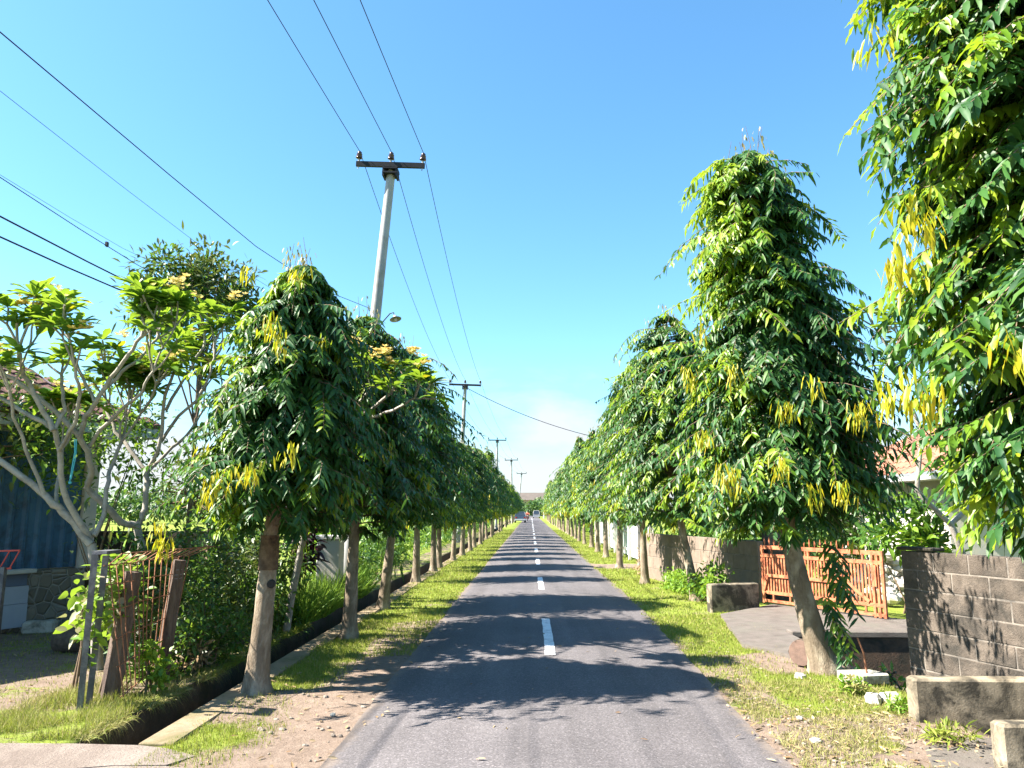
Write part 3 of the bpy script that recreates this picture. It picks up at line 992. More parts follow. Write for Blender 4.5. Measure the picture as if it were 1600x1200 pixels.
# models for the rest of the rows
def row_model(seed, h, rad, nbr, lpb, LL, LW, segs, loc, label, group, lean=0.0, lime=0.12, nyel=5):
    s = h / 5.0
    return mast_tree('mast_tree', label, 'tree', loc, [(0, 0, 0), (1.5, lean * 0.6, 0), (h, lean, 0)],
                     [(1.35, rad * 0.7), (1.6, rad), (2.3, rad * 1.02), (1 + 2.4 * s, rad * 0.86), (1 + 3.2 * s, rad * 0.7), (h - 0.3, rad * 0.34), (h, 0.08)],
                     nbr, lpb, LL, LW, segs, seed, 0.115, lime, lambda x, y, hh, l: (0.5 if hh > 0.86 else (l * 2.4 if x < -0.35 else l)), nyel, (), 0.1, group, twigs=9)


g2 = lambda px, py: G(px, py)
T2 = row_model(404, 4.75, 1.02, 620, 24, 0.16, 0.042, 3, g2(545, 995), 'mast tree on a straight trunk with a sunlit left side, second of the left row', LG, 0.05)
T3 = row_model(405, 4.95, 1.08, 620, 24, 0.16, 0.042, 3, g2(598, 950), 'mast tree leaning right beside tall bright grass, third of the left row', LG, 0.25)
T1.scale, T2.scale, T3.scale = (1.0, 1.15, 1.0), (1.0, 1.42, 1.0), (1.0, 1.3, 1.0)
R2 = row_model(406, 5.95, 1.2, 620, 26, 0.17, 0.045, 3, g2(1088, 938), 'mast tree beside the low parapet and weeds, third of the right row', RG, -0.42, 0.1, 9)
M1 = row_model(407, 5.0, 0.98, 330, 20, 0.2, 0.055, 2, g2(650, 910), 'mast tree with a thick pale trunk at the sunny lawn, fourth of the left row', LG, 0.0, 0.14, 6)
M2 = row_model(408, 5.7, 1.0, 360, 20, 0.2, 0.055, 2, g2(1008, 912), 'white-blotched mast tree by the far end of the low block wall', RG, -0.05, 0.16, 10)
Fa = row_model(409, 5.0, 1.1, 200, 14, 0.28, 0.085, 2, (-2.8, 38.6, 0), 'tenth mast tree from the camera in the left row', LG, 0.0, 0.16, 5)
Fb = row_model(410, 5.4, 1.0, 210, 14, 0.28, 0.085, 2, (2.95, 34.8, 0), 'seventh mast tree from the camera in the right row', RG, 0.0, 0.17, 9)
ORD = ['', 'first', 'second', 'third', 'fourth', 'fifth', 'sixth', 'seventh', 'eighth', 'ninth', 'tenth', 'eleventh', 'twelfth', 'thirteenth', 'fourteenth', 'fifteenth', 'sixteenth', 'seventeenth', 'eighteenth', 'nineteenth', 'twentieth']
TENS = {2: 'twenty', 3: 'thirty'}


def ordw(n):
    return ORD[n] if n <= 20 else ('thirtieth' if n == 30 else TENS[n // 10] + '-' + ORD[n % 10])


k = 5
for px, py, m in ((677, 893, M1), (686, 888, M2), (708, 876, M1), (722, 868, T2), (735, 861, M1)):
    p = g2(px, py)
    copy_tree(m, p, rnd.uniform(0, 6.28), (rnd.uniform(0.9, 1.02),) * 2 + (rnd.uniform(0.86, 0.95),), f'{ordw(k)} mast tree from the camera in the left row' + (', one of a close pair' if k in (5, 6) else ''), LG)
    k += 1
y = 42.5
k = 11
while y < 150:
    s = rnd.uniform(0.8, 1.08)
    copy_tree(rnd.choice((Fa, Fa, Fb, M1)), (-2.85 + rnd.uniform(-0.2, 0.2), y, 0), rnd.uniform(0, 6.28), (s, s, rnd.uniform(0.84, 1.1)), f'{ordw(k)} mast tree from the camera in the left row', LG)
    y += rnd.uniform(3.4, 4.3) * (1 if y < 80 else 1.35)
    k += 1
LAST_L = k - 1
k = 5
for px, py, m in ((968, 887, M2), (947, 871, M1)):
    p = g2(px, py)
    copy_tree(m, p, rnd.uniform(0, 6.28), (1.0, 1.0, rnd.uniform(1.0, 1.08)), f'{ordw(k)} mast tree from the camera in the right row' + (' on a trunk leaning right' if k == 6 else ''), RG)
    k += 1
y = 39.0
k = 8
while y < 150:
    s = rnd.uniform(0.82, 1.06)
    copy_tree(rnd.choice((Fa, Fb, Fb, M2)), (2.95 + rnd.uniform(-0.15, 0.15), y, 0), rnd.uniform(0, 6.28), (s, s, rnd.uniform(0.86, 1.1)), f'{ordw(k)} mast tree from the camera in the right row', RG)
    y += rnd.uniform(3.5, 4.5) * (1 if y < 80 else 1.35)
    k += 1


# ------------------------------------------------------------------ frangipani trees
def frangipani(label, base, paths, r0, seed, ztop, nlev=3, leafL=0.33, spread=0.6, upb=0.55, flower=0.22, group=None):
    """paths: list of ([points], r_start, r_end); every path tip keeps forking up to a leaf rosette"""
    rng = random.Random(seed)
    t = thing('frangipani_tree', label, 'tree', base, 0, group)
    B = Vector(base)
    wood, lf, fl, yl = MB(), [], [], []

    def rosette(p, d):
        n = rng.randint(11, 17)
        for i in range(n):
            az = i * 2.4 + rng.uniform(-.3, .3)
            el = rng.uniform(-0.15, 0.75)
            q = Vector((math.cos(az) * math.cos(el), math.sin(az) * math.cos(el), math.sin(el))) + d * 0.25
            q.normalize()
            side = q.cross(Vector((0, 0, 1))).normalized()
            nr = side.cross(q)
            item = (p - B + q * 0.02, q, nr + Vector((rng.uniform(-.25, .25),) * 3), leafL * rng.uniform(0.6, 1.1), leafL * 0.29 * rng.uniform(0.8, 1.15), rng.uniform(0.15, 0.5))
            (yl if rng.random() < 0.02 else lf).append(item)
        if rng.random() < flower:
            c = p - B + d * 0.17 + Vector((0, 0, 0.05))
            for i in range(rng.randint(8, 15)):
                o = c + Vector((rng.gauss(0, .045), rng.gauss(0, .045), rng.gauss(0.02, .03)))
                a0 = rng.uniform(0, 6)
                tilt = Vector((rng.gauss(0, .4), rng.gauss(0, .4), 1)).normalized()
                for k in range(5):
                    a = a0 + k * 1.2566
                    q = Vector((math.cos(a), math.sin(a), 0.45)) + tilt * 0.2
                    fl.append((o, q.normalized(), tilt, 0.06, 0.036, 0.1))

    def grow(p, d, r, lev):
        L = rng.uniform(0.18, 0.4) * (0.72 + 0.12 * lev)
        pts, q, dd = [p], p.copy(), d.copy()
        for i in range(3):
            dd = (dd + Vector((rng.gauss(0, .1), rng.gauss(0, .1), 0.1))).normalized()
            q = q + dd * L / 3
            pts.append(q.copy())
        r1 = max(0.011, r * 0.8)
        wood.tube([tuple(a - B) for a in pts], [r, r * .93, r * .87, r1], 7, 0, True, 0.05, rng)
        if lev <= 0 or q.z > ztop * rng.uniform(0.76, 1.04):
            rosette(q, dd)
            return
        if lev <= 1 and rng.random() < 0.3:
            rosette(q, dd)
        n = rng.choice((2, 2, 2, 2, 3))
        a0 = rng.uniform(0, 6.28)
        ref = dd.cross(Vector((0.3, 0.2, 1))).normalized()
        ref2 = dd.cross(ref)
        for i in range(n):
            a = a0 + i * 2 * PI / n
            nd_ = (dd * 0.75 + (ref * math.cos(a) + ref2 * math.sin(a)) * spread + Vector((0, 0, upb * 0.5))).normalized()
            grow(q, nd_, max(0.012, r1 * 0.84), lev - 1)

    for pts, ra, rb, lev in paths:
        pts = [Vector(p) for p in pts]
        # resample with a slight wobble
        fine = []
        for i in range(len(pts) - 1):
            for k in range(3):
                fine.append(pts[i].lerp(pts[i + 1], k / 3) + Vector((rng.gauss(0, .006), rng.gauss(0, .01), rng.gauss(0, .006))))
        fine.append(pts[-1])
        ra, rb = ra * 0.78, rb * 0.7
        n = len(fine)
        wood.tube([tuple(a - B) for a in fine], [ra + (rb - ra) * i / (n - 1) for i in range(n)], 9, 0, True, 0.06, rng)
        if lev >= 0:
            lev += 1
            d = (pts[-1] - pts[-2]).normalized()
            for s in (-1, 1, 0.3):
                sd = d.cross(Vector((0, 1, 0.2 * s))).normalized()
                grow(pts[-1], (d * 0.8 + sd * s * spread + Vector((0, rng.uniform(-.3, .3), upb * 0.4))).normalized(), rb * 0.85, lev)
    wood.build('branches', M_PBARK, t).name = 'trunk'
    cm = MB()
    cm.leaves(lf, 4, 0, 0.02, 0.25, 'obov')
    cm.leaves(yl, 4, 1, 0.02, 0.25, 'obov')
    cm.build('crown', [M_PLUM, M_YEL], t)
    if fl:
        fm = MB()
        fm.leaves(fl, 2, 0, 0, 0.2, 'round')
        fm.build('blossom', M_FLOW, t)
    return t


def pp(seq, Y, dY=0.0):
    n = len(seq)
    return [P(a, b_, Y + dY * i / max(1, n - 1)) for i, (a, b_) in enumerate(seq)]


Y1 = 9.1
bs = P(158, 960, Y1)
bs = Vector((bs.x, Y1, 0))
frangipani('frangipani behind the rusty mesh fence, forking low in front of the blue wall', bs, [
    ([bs, P(152, 900, Y1), P(143, 850, Y1)], 0.085, 0.075, -1),
    (pp([(143, 850), (100, 800), (85, 788), (50, 757), (0, 720), (-40, 690)], Y1, -0.3), 0.062, 0.045, 2),
    (pp([(86, 788), (92, 740), (98, 700)], Y1, 0.3), 0.03, 0.024, 1),
    (pp([(140, 842), (112, 795), (95, 755), (93, 705), (86, 672)], Y1, -0.5), 0.05, 0.042, -1),
    (pp([(86, 672), (60, 630), (36, 585), (30, 545)], Y1 - 0.5, -0.3), 0.04, 0.03, 2),
    (pp([(86, 672), (35, 642), (0, 622), (-30, 600)], Y1 - 0.5, 0.5), 0.036, 0.028, 2),
    (pp([(86, 672), (100, 640), (98, 600), (96, 585)], Y1 - 0.5, 0.2), 0.03, 0.024, 2),
    (pp([(93, 705), (118, 660), (125, 615), (118, 575)], Y1 - 0.4, -0.5), 0.03, 0.022, 2),
    (pp([(70, 772), (40, 700), (22, 650), (15, 610)], Y1 - 0.15, -0.6), 0.03, 0.022, 2),
    (pp([(147, 838), (162, 805), (170, 750), (172, 735), (190, 690)], Y1, 0.5), 0.04, 0.03, 2),
], 0.08, 21, 4.0)

Y2 = 9.9
bs = P(225, 930, Y2)
bs = Vector((bs.x, Y2, 0))
frangipani('pale frangipani with a wide fork and yellow blossoms, beside the nearest left mast tree', bs, [
    ([bs, P(222, 850, Y2), P(215, 822, Y2)], 0.075, 0.065, -1),
    (pp([(215, 822), (190, 815), (165, 790), (135, 762), (143, 735), (136, 705), (124, 680)], Y2, -0.9), 0.058, 0.048, -1),
    (pp([(124, 680), (90, 645), (60, 622), (20, 592), (-10, 575)], Y2 - 0.9, -0.3), 0.042, 0.03, 2),
    (pp([(124, 680), (135, 650), (150, 628), (172, 592), (200, 555), (222, 525)], Y2 - 0.9, -0.2), 0.04, 0.028, 2),
    (pp([(150, 628), (128, 590), (112, 550), (108, 530)], Y2 - 0.95, 0.2), 0.026, 0.022, 2),
    (pp([(160, 612), (190, 580), (215, 562), (245, 530)], Y2 - 0.95, 0.4), 0.03, 0.022, 2),
    (pp([(215, 822), (226, 795), (229, 760), (229, 738)], Y2, 0.1), 0.052, 0.046, -1),
    (pp([(229, 738), (205, 705), (182, 675), (168, 640), (160, 600), (165, 570)], Y2 + 0.1, 0.3), 0.038, 0.026, 2),
    (pp([(229, 738), (248, 705), (254, 660), (258, 620), (272, 580)], Y2 + 0.1, -0.2), 0.036, 0.026, 2),
    (pp([(252, 690), (280, 650), (310, 625), (325, 590), (335, 560)], Y2 + 0.1, 0.1), 0.028, 0.022, 2),
    (pp([(135, 705), (160, 668), (190, 640), (222, 612), (240, 580)], Y2 - 0.7, -0.4), 0.03, 0.022, 2),
    (pp([(229, 738), (270, 700), (300, 672), (318, 640)], Y2 + 0.1, 0.5), 0.03, 0.022, 2),
    (pp([(258, 640), (290, 590), (318, 540), (322, 510)], Y2 + 0.1, 0.2), 0.028, 0.022, 1),
], 0.07, 22, 4.25)

Y3 = 12.0
bs = Vector((-3.72, Y3, 0))
frangipani('frangipani reaching out with yellow blossoms between the second and third left mast trees', bs, [
    ([bs, P(470, 860, Y3), P(490, 760, Y3 - 0.4), P(505, 690, Y3 - 0.9)], 0.075, 0.06, -1),
    (pp([(505, 690), (545, 655), (580, 640), (610, 615)], Y3 - 0.9, -1.5), 0.04, 0.024, 0),
    (pp([(540, 658), (590, 650), (625, 635), (648, 622)], Y3 - 1.4, -1.1), 0.032, 0.02, 0),
    (pp([(545, 655), (560, 630), (580, 605)], Y3 - 1.4, -1.0), 0.028, 0.02, 0),
    (pp([(505, 690), (480, 640), (470, 600)], Y3 - 0.9, 0.2), 0.035, 0.024, 0),
], 0.07, 23, 3.75, flower=0.6, leafL=0.28)

bs = Vector((6.4, 11.6, 0))
frangipani('frangipani behind the near block wall, right of the leaning mast tree', bs, [
    ([bs, Vector((6.35, 11.6, 1.0)), Vector((6.1, 11.5, 1.6))], 0.08, 0.065, -1),
    ([Vector((6.1, 11.5, 1.6)), Vector((5.6, 11.4, 2.1)), Vector((5.75, 11.4, 2.9)), P(1405, 590, 11.3)], 0.05, 0.035, 2),
    ([P(1405, 590, 11.3), P(1385, 540, 11.3), P(1365, 510, 11.3)], 0.03, 0.022, 1),
    ([Vector((6.1, 11.5, 1.6)), Vector((6.8, 11.5, 2.2)), Vector((7.0, 11.5, 3.0))], 0.05, 0.035, 2),
], 0.07, 24, 4.7, leafL=0.3, flower=0.3)


# ------------------------------------------------------------------ shrubs
def shrub(name, label, cat, c, rad, n, L, Wd, mats, seed, shape='lance', segs=3, droop=0.3, stems=7, hang=0.0, clumps=26, kind=None, group=None, fill=0.35):
    rg = np.random.RandomState(seed)
    rng = random.Random(seed)
    o = Vector((c[0], c[1], 0))
    mb = MB()
    cl = []
    for i in range(clumps):
        a, ce = rng.uniform(0, 2 * PI), rng.uniform(-0.75, 1)
        se = math.sqrt(1 - ce * ce)
        k = rng.uniform(fill, 1.0)
        cl.append((rad[0] * se * math.cos(a) * k, rad[1] * se * math.sin(a) * k, c[2] + rad[2] * ce * k))
    for i in range(stems):
        q = cl[i * len(cl) // max(1, stems)]
        mb.tube([(rng.uniform(-.1, .1), rng.uniform(-.1, .1), -0.03), (q[0] * .4, q[1] * .4, q[2] * .5), q], [0.016, 0.011, 0.005], 5, len(mats), True)
    cl = np.array(cl)
    for mi in range(len(mats)):
        m = int(n * ((0.72, 0.28) if len(mats) == 2 else (1.0,))[mi])
        ci = rg.randint(0, len(cl), m)
        if len(mats) == 2:   # colour by clump, so the tones sit in patches
            half = np.where(np.arange(len(cl)) % 4 == 0)[0]
            rest = np.where(np.arange(len(cl)) % 4 != 0)[0]
            ci = rest[rg.randint(0, len(rest), m)] if mi == 0 else half[rg.randint(0, len(half), m)]
        p = cl[ci] + rg.normal(0, 1, (m, 3)) * np.array(rad) * 0.17
        p[:, 2] = np.maximum(p[:, 2], 0.03 if c[2] - rad[2] > -0.3 else -0.5)
        d = (p - cl[ci]) / np.array(rad) + rg.normal(0, 0.35, (m, 3)) + np.array([0, 0, 0.25 - hang])
        nr = rg.normal(0, 0.5, (m, 3)) + np.array([0, 0, 1.0])
        mb.leaf_arrays(p, d, nr, L * rg.uniform(0.6, 1.2, m), Wd * rg.uniform(0.7, 1.2, m), rg.uniform(0, 2 * droop, m), segs, mi, 0.04, 0.25, shape, rg)
    ob = mb.build(name, list(mats) + [M_TWIG])
    ob.location = tuple(o)
    if kind:
        return struct(ob, kind)
    return tag(ob, label, cat, group)


SG = 'shrubs growing along the ditch'
shrub('shrub', 'dense dark shrub behind the right wooden fence post', 'shrub', (-4.5, 9.4, 0.75), (0.55, 0.7, 0.9), 2600, 0.1, 0.04, (M_BUSH, M_OLIVE), 41, group=SG)
shrub('shrub', 'dark green shrub with sunlit tips right behind the nearest left trunk', 'shrub', (-4.25, 10.7, 0.85), (0.6, 0.8, 1.1), 3400, 0.1, 0.038, (M_BUSH, M_OLIVE), 42, group=SG)
shrub('shrub', 'drooping dark shrub over the ditch between the first two left trees', 'shrub', (-4.0, 12.2, 0.7), (0.45, 0.8, 1.1), 2600, 0.11, 0.04, (M_BUSH, M_OLIVE), 43, group=SG, hang=0.3)
shrub('shrub', 'low leafy shrub on the ditch bank left of the nearest trunk', 'shrub', (-3.85, 9.4, 0.3), (0.35, 0.9, 0.55), 1700, 0.09, 0.035, (M_BUSH, M_OLIVE), 44, group=SG)
shrub('dry_bush', 'dry brown leaves and stalks between the fence posts and the nearest left trunk', 'shrub', (-3.95, 8.9, 0.22), (0.3, 0.4, 0.3), 420, 0.1, 0.03, (M_DRYL, M_BUSHL), 78, stems=6, clumps=18)
shrub('purple_shrub', 'purple-leaved shrub in front of the pale pillar', 'shrub', (-3.95, 13.4, 1.05), (0.32, 0.35, 0.45), 380, 0.2, 0.06, (M_PURP,), 45, segs=4, clumps=14)
shrub('shrub', 'broad green shrub behind the third left tree', 'shrub', (-4.5, 18.0, 0.8), (0.7, 1.6, 0.95), 2200, 0.2, 0.05, (M_BUSH, M_BUSHL), 46, group=SG)
shrub('shrub', 'dark grassy shrub beside the fourth left tree', 'shrub', (-4.2, 21.5, 0.7), (0.6, 1.6, 0.9), 1700, 0.3, 0.035, (M_BUSH,), 47, group=SG, droop=0.5)
shrub('shrub', 'light green shrub between the close pair of left trees and the field', 'shrub', (-4.8, 26.5, 0.8), (0.9, 2.4, 1.0), 1500, 0.22, 0.07, (M_BUSHL, M_BUSH), 48, group=SG)
shrub('large_shrub', 'shady broad-leaved shrub in front of the blue sheet wall', 'shrub', (-6.35, 11.0, 2.75), (1.15, 0.5, 1.05), 2100, 0.12, 0.045, (M_BUSH, M_BUSHL), 49, stems=2, clumps=34, fill=0.5)
shrub('large_shrub', 'thin leafy shrub before the white sky gap left of the wide-forked frangipani', 'shrub', (-5.6, 10.4, 1.65), (0.75, 0.5, 0.75), 230, 0.11, 0.045, (M_OLIVE, M_BUSH), 50, stems=5, clumps=30, fill=0.3)
shrub('climbing_plant', 'vine with pale leaves climbing through the rusty mesh panel', 'plant', (-4.12, 7.75, 0.85), (0.16, 0.6, 0.55), 420, 0.12, 0.07, (M_BUSHL, M_PALEL), 51, shape='round', segs=4, stems=3, clumps=26, fill=0.2)
shrub('leafy_weed', 'bright green weed at the foot of the wooden fence posts', 'plant', (-3.8, 7.95, 0.26), (0.17, 0.25, 0.24), 260, 0.09, 0.055, (M_BUSHL,), 52, shape='round', stems=5, clumps=12)
shrub('young_plant', 'small plant with three big round leaves left of the grey posts', 'plant', (-4.65, 8.2, 0.78), (0.12, 0.1, 0.1), 7, 0.22, 0.13, (M_BUSHL,), 53, shape='round', segs=5, stems=3, clumps=5, droop=0.1)
shrub('large_shrub', 'dark large-leaved shrub behind the right end of the gate', 'shrub', (6.7, 14.3, 1.35), (0.85, 0.7, 0.7), 900, 0.24, 0.09, (M_BUSH, M_BUSHL), 54, shape='obov', segs=4, stems=8, clumps=26, fill=0.4)
shrub('leafy_weed', 'lush weeds at the foot of the third right tree beside the parapet', 'plant', (3.55, 15.9, 0.38), (0.4, 0.6, 0.45), 900, 0.12, 0.05, (M_BUSHL, M_BUSH), 55, stems=5)
shrub('leafy_weed', 'yellow-green weeds along the low block wall', 'plant', (3.45, 18.3, 0.2), (0.4, 1.5, 0.3), 1100, 0.12, 0.045, (M_BUSHL,), 56, stems=5)
shrub('dry_bush', 'heap of dry brown twigs and leaves beside the roots of the fifth right tree', 'shrub', (3.4, 22.6, 0.25), (0.4, 0.7, 0.4), 700, 0.16, 0.03, (M_DRYL,), 57, stems=9)
shrub('leafy_weed', 'small weed growing out of the near block wall foot', 'plant', (4.32, 7.9, -0.05), (0.12, 0.12, 0.16), 60, 0.12, 0.04, (M_BUSHL,), 58, stems=3, clumps=8)
shrub('leafy_weed', 'low weeds at the left foot of the leaning tree trunk', 'plant', (3.2, 8.15, 0.06), (0.25, 0.15, 0.09), 170, 0.08, 0.03, (M_BUSHL, M_GDRY), 59, stems=3, clumps=14)
shrub('leafy_weed', 'weeds around the broken slab and stones', 'plant', (3.4, 7.45, 0.05), (0.22, 0.2, 0.09), 200, 0.09, 0.022, (M_BUSHL,), 60, stems=3, clumps=14)
shrub('leafy_weed', 'grassy weeds at the end of the longer concrete parapet', 'plant', (3.28, 6.45, 0.06), (0.16, 0.2, 0.12), 220, 0.1, 0.016, (M_GRASS,), 61, stems=3, clumps=12)
shrub('leafy_weed', 'green plant on the ditch floor before the near block wall', 'plant', (4.15, 9.4, -0.25), (0.2, 0.3, 0.3), 120, 0.13, 0.04, (M_BUSHL,), 62, stems=3, clumps=10)
shrub('large_shrub', 'tall dark hedge plant behind the low brownish block wall', 'shrub', (5.9, 18.6, 1.2), (1.1, 1.6, 1.3), 2600, 0.2, 0.07, (M_BUSH, M_OLIVE), 75, clumps=50)
shrub('large_shrub', 'green hedge plant behind the far end of the low brownish block wall', 'shrub', (5.0, 24.5, 1.1), (0.8, 1.8, 1.1), 1900, 0.22, 0.08, (M_BUSH, M_BUSHL), 76, clumps=40)
shrub('large_shrub', 'dark shrub filling the yard between the gate and the white-walled house', 'shrub', (7.6, 20.5, 1.3), (1.6, 1.5, 1.4), 2400, 0.22, 0.08, (M_BUSH, M_OLIVE), 77, clumps=50)
shrub('undergrowth', '', '', (-5.0, 60, 0.8), (1.0, 38, 1.3), 14000, 0.26, 0.09, (M_BUSH, M_BUSHL), 63, kind='stuff', stems=0, clumps=240, segs=2)
shrub('undergrowth', '', '', (5.2, 62, 0.6), (0.8, 30, 0.8), 7000, 0.3, 0.1, (M_BUSHL, M_BUSH), 64, kind='stuff', stems=0, clumps=200, segs=2)


def broad_tree(label, loc, h, rad, n, L, Wd, mats, seed, trunk_r=0.12, cz=None, shape='lance', clumps=40, fill=0.6, cat='tree', name='broadleaf_tree', group=None):
    t = thing(name, label, cat, loc, 0, group)
    rg = np.random.RandomState(seed)
    rng = random.Random(seed)
    cz = cz or h - rad[2]
    tm, cm = MB(), MB()
    tm.tube([(0, 0, -0.05), (0.03, 0.02, cz * 0.4), (0.0, 0.05, cz * 0.8), (0.02, 0, cz + rad[2] * 0.4)], [trunk_r, trunk_r * .85, trunk_r * .6, trunk_r * .25], 9, 0, True, 0.06, rng)
    cl = []
    for i in range(clumps):
        a, ce = rng.uniform(0, 2 * PI), rng.uniform(-0.6, 1)
        se = math.sqrt(1 - ce * ce)
        k = rng.uniform(fill, 1.0)
        q = (rad[0] * se * math.cos(a) * k, rad[1] * se * math.sin(a) * k, cz + rad[2] * ce * k)
        cl.append(q)
        if i % 2 == 0:
            tm.tube([(0.0, 0.04, cz * rng.uniform(0.6, 0.95)), (q[0] * .5, q[1] * .5, (cz * 0.8 + q[2]) / 2 + 0.1), q], [trunk_r * .4, trunk_r * .25, 0.008], 5, 0)
    tm.build('trunk', M_TWIG, t)
    cl = np.array(cl)
    for mi in range(len(mats)):
        m = int(n / len(mats))
        ci = rg.randint(0, len(cl), m)
        ci = np.where((ci % len(mats)) == mi, ci, (ci + 1) % len(cl)) if mi else ci
        p = cl[ci] + rg.normal(0, 1, (m, 3)) * np.array(rad) * 0.11
        d = (p - cl[ci]) / np.array(rad) * 4 + rg.normal(0, 0.4, (m, 3)) + np.array([0, 0, 0.2])
        nr = rg.normal(0, 0.5, (m, 3)) + np.array([0, 0, 1.0])
        cm.leaf_arrays(p, d, nr, L * rg.uniform(0.6, 1.2, m), Wd * rg.uniform(0.7, 1.2, m), rg.uniform(0, 0.5, m), 3, mi, 0.03, 0.25, shape, rg)
    cm.build('crown', list(mats), t)
    return t


broad_tree('dark small-leaved tree rising behind the frangipanis on the left', (-6.05, 13.6, 0), 6.9, (1.3, 0.9, 1.45), 5600, 0.17, 0.05, (M_OLIVE, M_BUSH), 71, 0.05, clumps=40, fill=0.5)
shrub('large_shrub', 'tall dark hedge plant between the low dark wall and the nearest left tree', 'shrub', (-4.75, 12.9, 0.75), (0.7, 0.8, 1.0), 2200, 0.13, 0.05, (M_BUSH, M_OLIVE), 73)
broad_tree('small yellow-green tree shading the blue sheet wall and roof', (-7.75, 10.6, 0), 4.1, (1.35, 0.7, 1.2), 1300, 0.15, 0.055, (M_BUSHL, M_OLIVE), 74, 0.045, clumps=44, fill=0.35)
broad_tree('small leafy tree hiding the wall of the tiled-roof house', (8.3, 13.2, 0), 3.7, (1.2, 0.9, 1.2), 2200, 0.2, 0.07, (M_BUSH, M_BUSHL), 79, 0.07, clumps=44, fill=0.4)
broad_tree('thin dark tree low between the house and the mast trees', (-6.0, 14.5, 0), 3.4, (1.1, 0.9, 1.1), 800, 0.16, 0.05, (M_OLIVE,), 72, clumps=40, fill=0.3)


def banana(label, loc, h, n, seed, L=1.5, az0=0.0):
    t = thing('banana_plant', label, 'plant', loc, 0, 'banana plants behind the left trees')
    rng = random.Random(seed)
    s = MB()
    s.tube([(0, 0, -0.03), (0.02, 0, h * 0.5), (0, 0.02, h)], [0.13, 0.1, 0.06], 9, 0, True, 0.04, rng)
    s.build('stem', M_BUSHL, t)
    l = MB()
    lv = []
    for i in range(n):
        a = az0 + i * 2.4
        el = rng.uniform(0.5, 1.25)
        q = Vector((math.cos(a) * math.cos(el), math.sin(a) * math.cos(el), math.sin(el)))
        side = q.cross(Vector((0, 0, 1))).normalized()
        lv.append((Vector((0, 0, h)) + q * 0.1, q, side.cross(q), L * rng.uniform(0.75, 1.1), 0.36 * L / 1.5, rng.uniform(0.25, 0.7)))
    l.leaves(lv, 9, 0, 0.03, 0.45, 'round')
    l.build('leaves', M_BAN, t).name = 'leaf'
    return t


banana('banana plant with one torn leaf standing above the left row', (-5.3, 28.5, 0), 4.2, 7, 81, 1.7, 0.2)
banana('low banana plant between the second and third left trees', (-4.4, 16.3, 0), 1.0, 7, 82, 1.1, -0.8)
banana('banana plant among yellowish leaves farther along the left row', (-5.0, 52, 0), 5.2, 8, 83, 2.4, 0.5)

# far treelines and the wood that closes the road
def far_mass(name, x0, x1, y0, y1, hh, n, L, seed, mats=(M_WOOD,)):
    rg = np.random.RandomState(seed)
    mb = MB()
    nc = max(12, int((x1 - x0) / (hh * 0.45)))
    cc = np.stack([rg.uniform(x0, x1, nc), rg.uniform(y0, y1, nc), np.zeros(nc)], 1)
    hs = hh * rg.uniform(0.6, 1.05, nc)
    ci = rg.randint(0, nc, n)
    a = rg.uniform(0, 6.283, n)
    ce = rg.uniform(-1, 1, n)
    se = np.sqrt(1 - ce ** 2) * rg.uniform(0.55, 1, n)
    r = hs[ci] * 0.45
    p = cc[ci] + np.stack([np.cos(a) * se * r, np.sin(a) * se * r, hs[ci] * (0.55 + 0.45 * ce * rg.uniform(0.6, 1, n))], 1)
    d = rg.normal(0, 1, (n, 3))
    nr = rg.normal(0, 0.6, (n, 3)) + [0, 0, 1]
    mb.leaf_arrays(p, d, nr, L * rg.uniform(0.6, 1.3, n), L * 0.5 * rg.uniform(0.6, 1.2, n), rg.uniform(0, 0.3, n), 2, 0, 0, 0.2, 'round', rg)
    return struct(mb.build(name, list(mats)), 'stuff')


far_mass('far_wood', -60, 60, 212, 235, 6.6, 14000, 0.9, 91)
far_mass('field_treeline', -160, -30, 95, 130, 6.0, 12000, 0.9, 92)
far_mass('field_treeline', 30, 160, 95, 130, 6.5, 8000, 0.9, 93)


# ------------------------------------------------------------------ power line
def pole_at(px, py_top, Y, base_dx, label, first=None):
    top = P(px, py_top, Y)
    return top, Vector((top.x + base_dx, Y, 0)), label


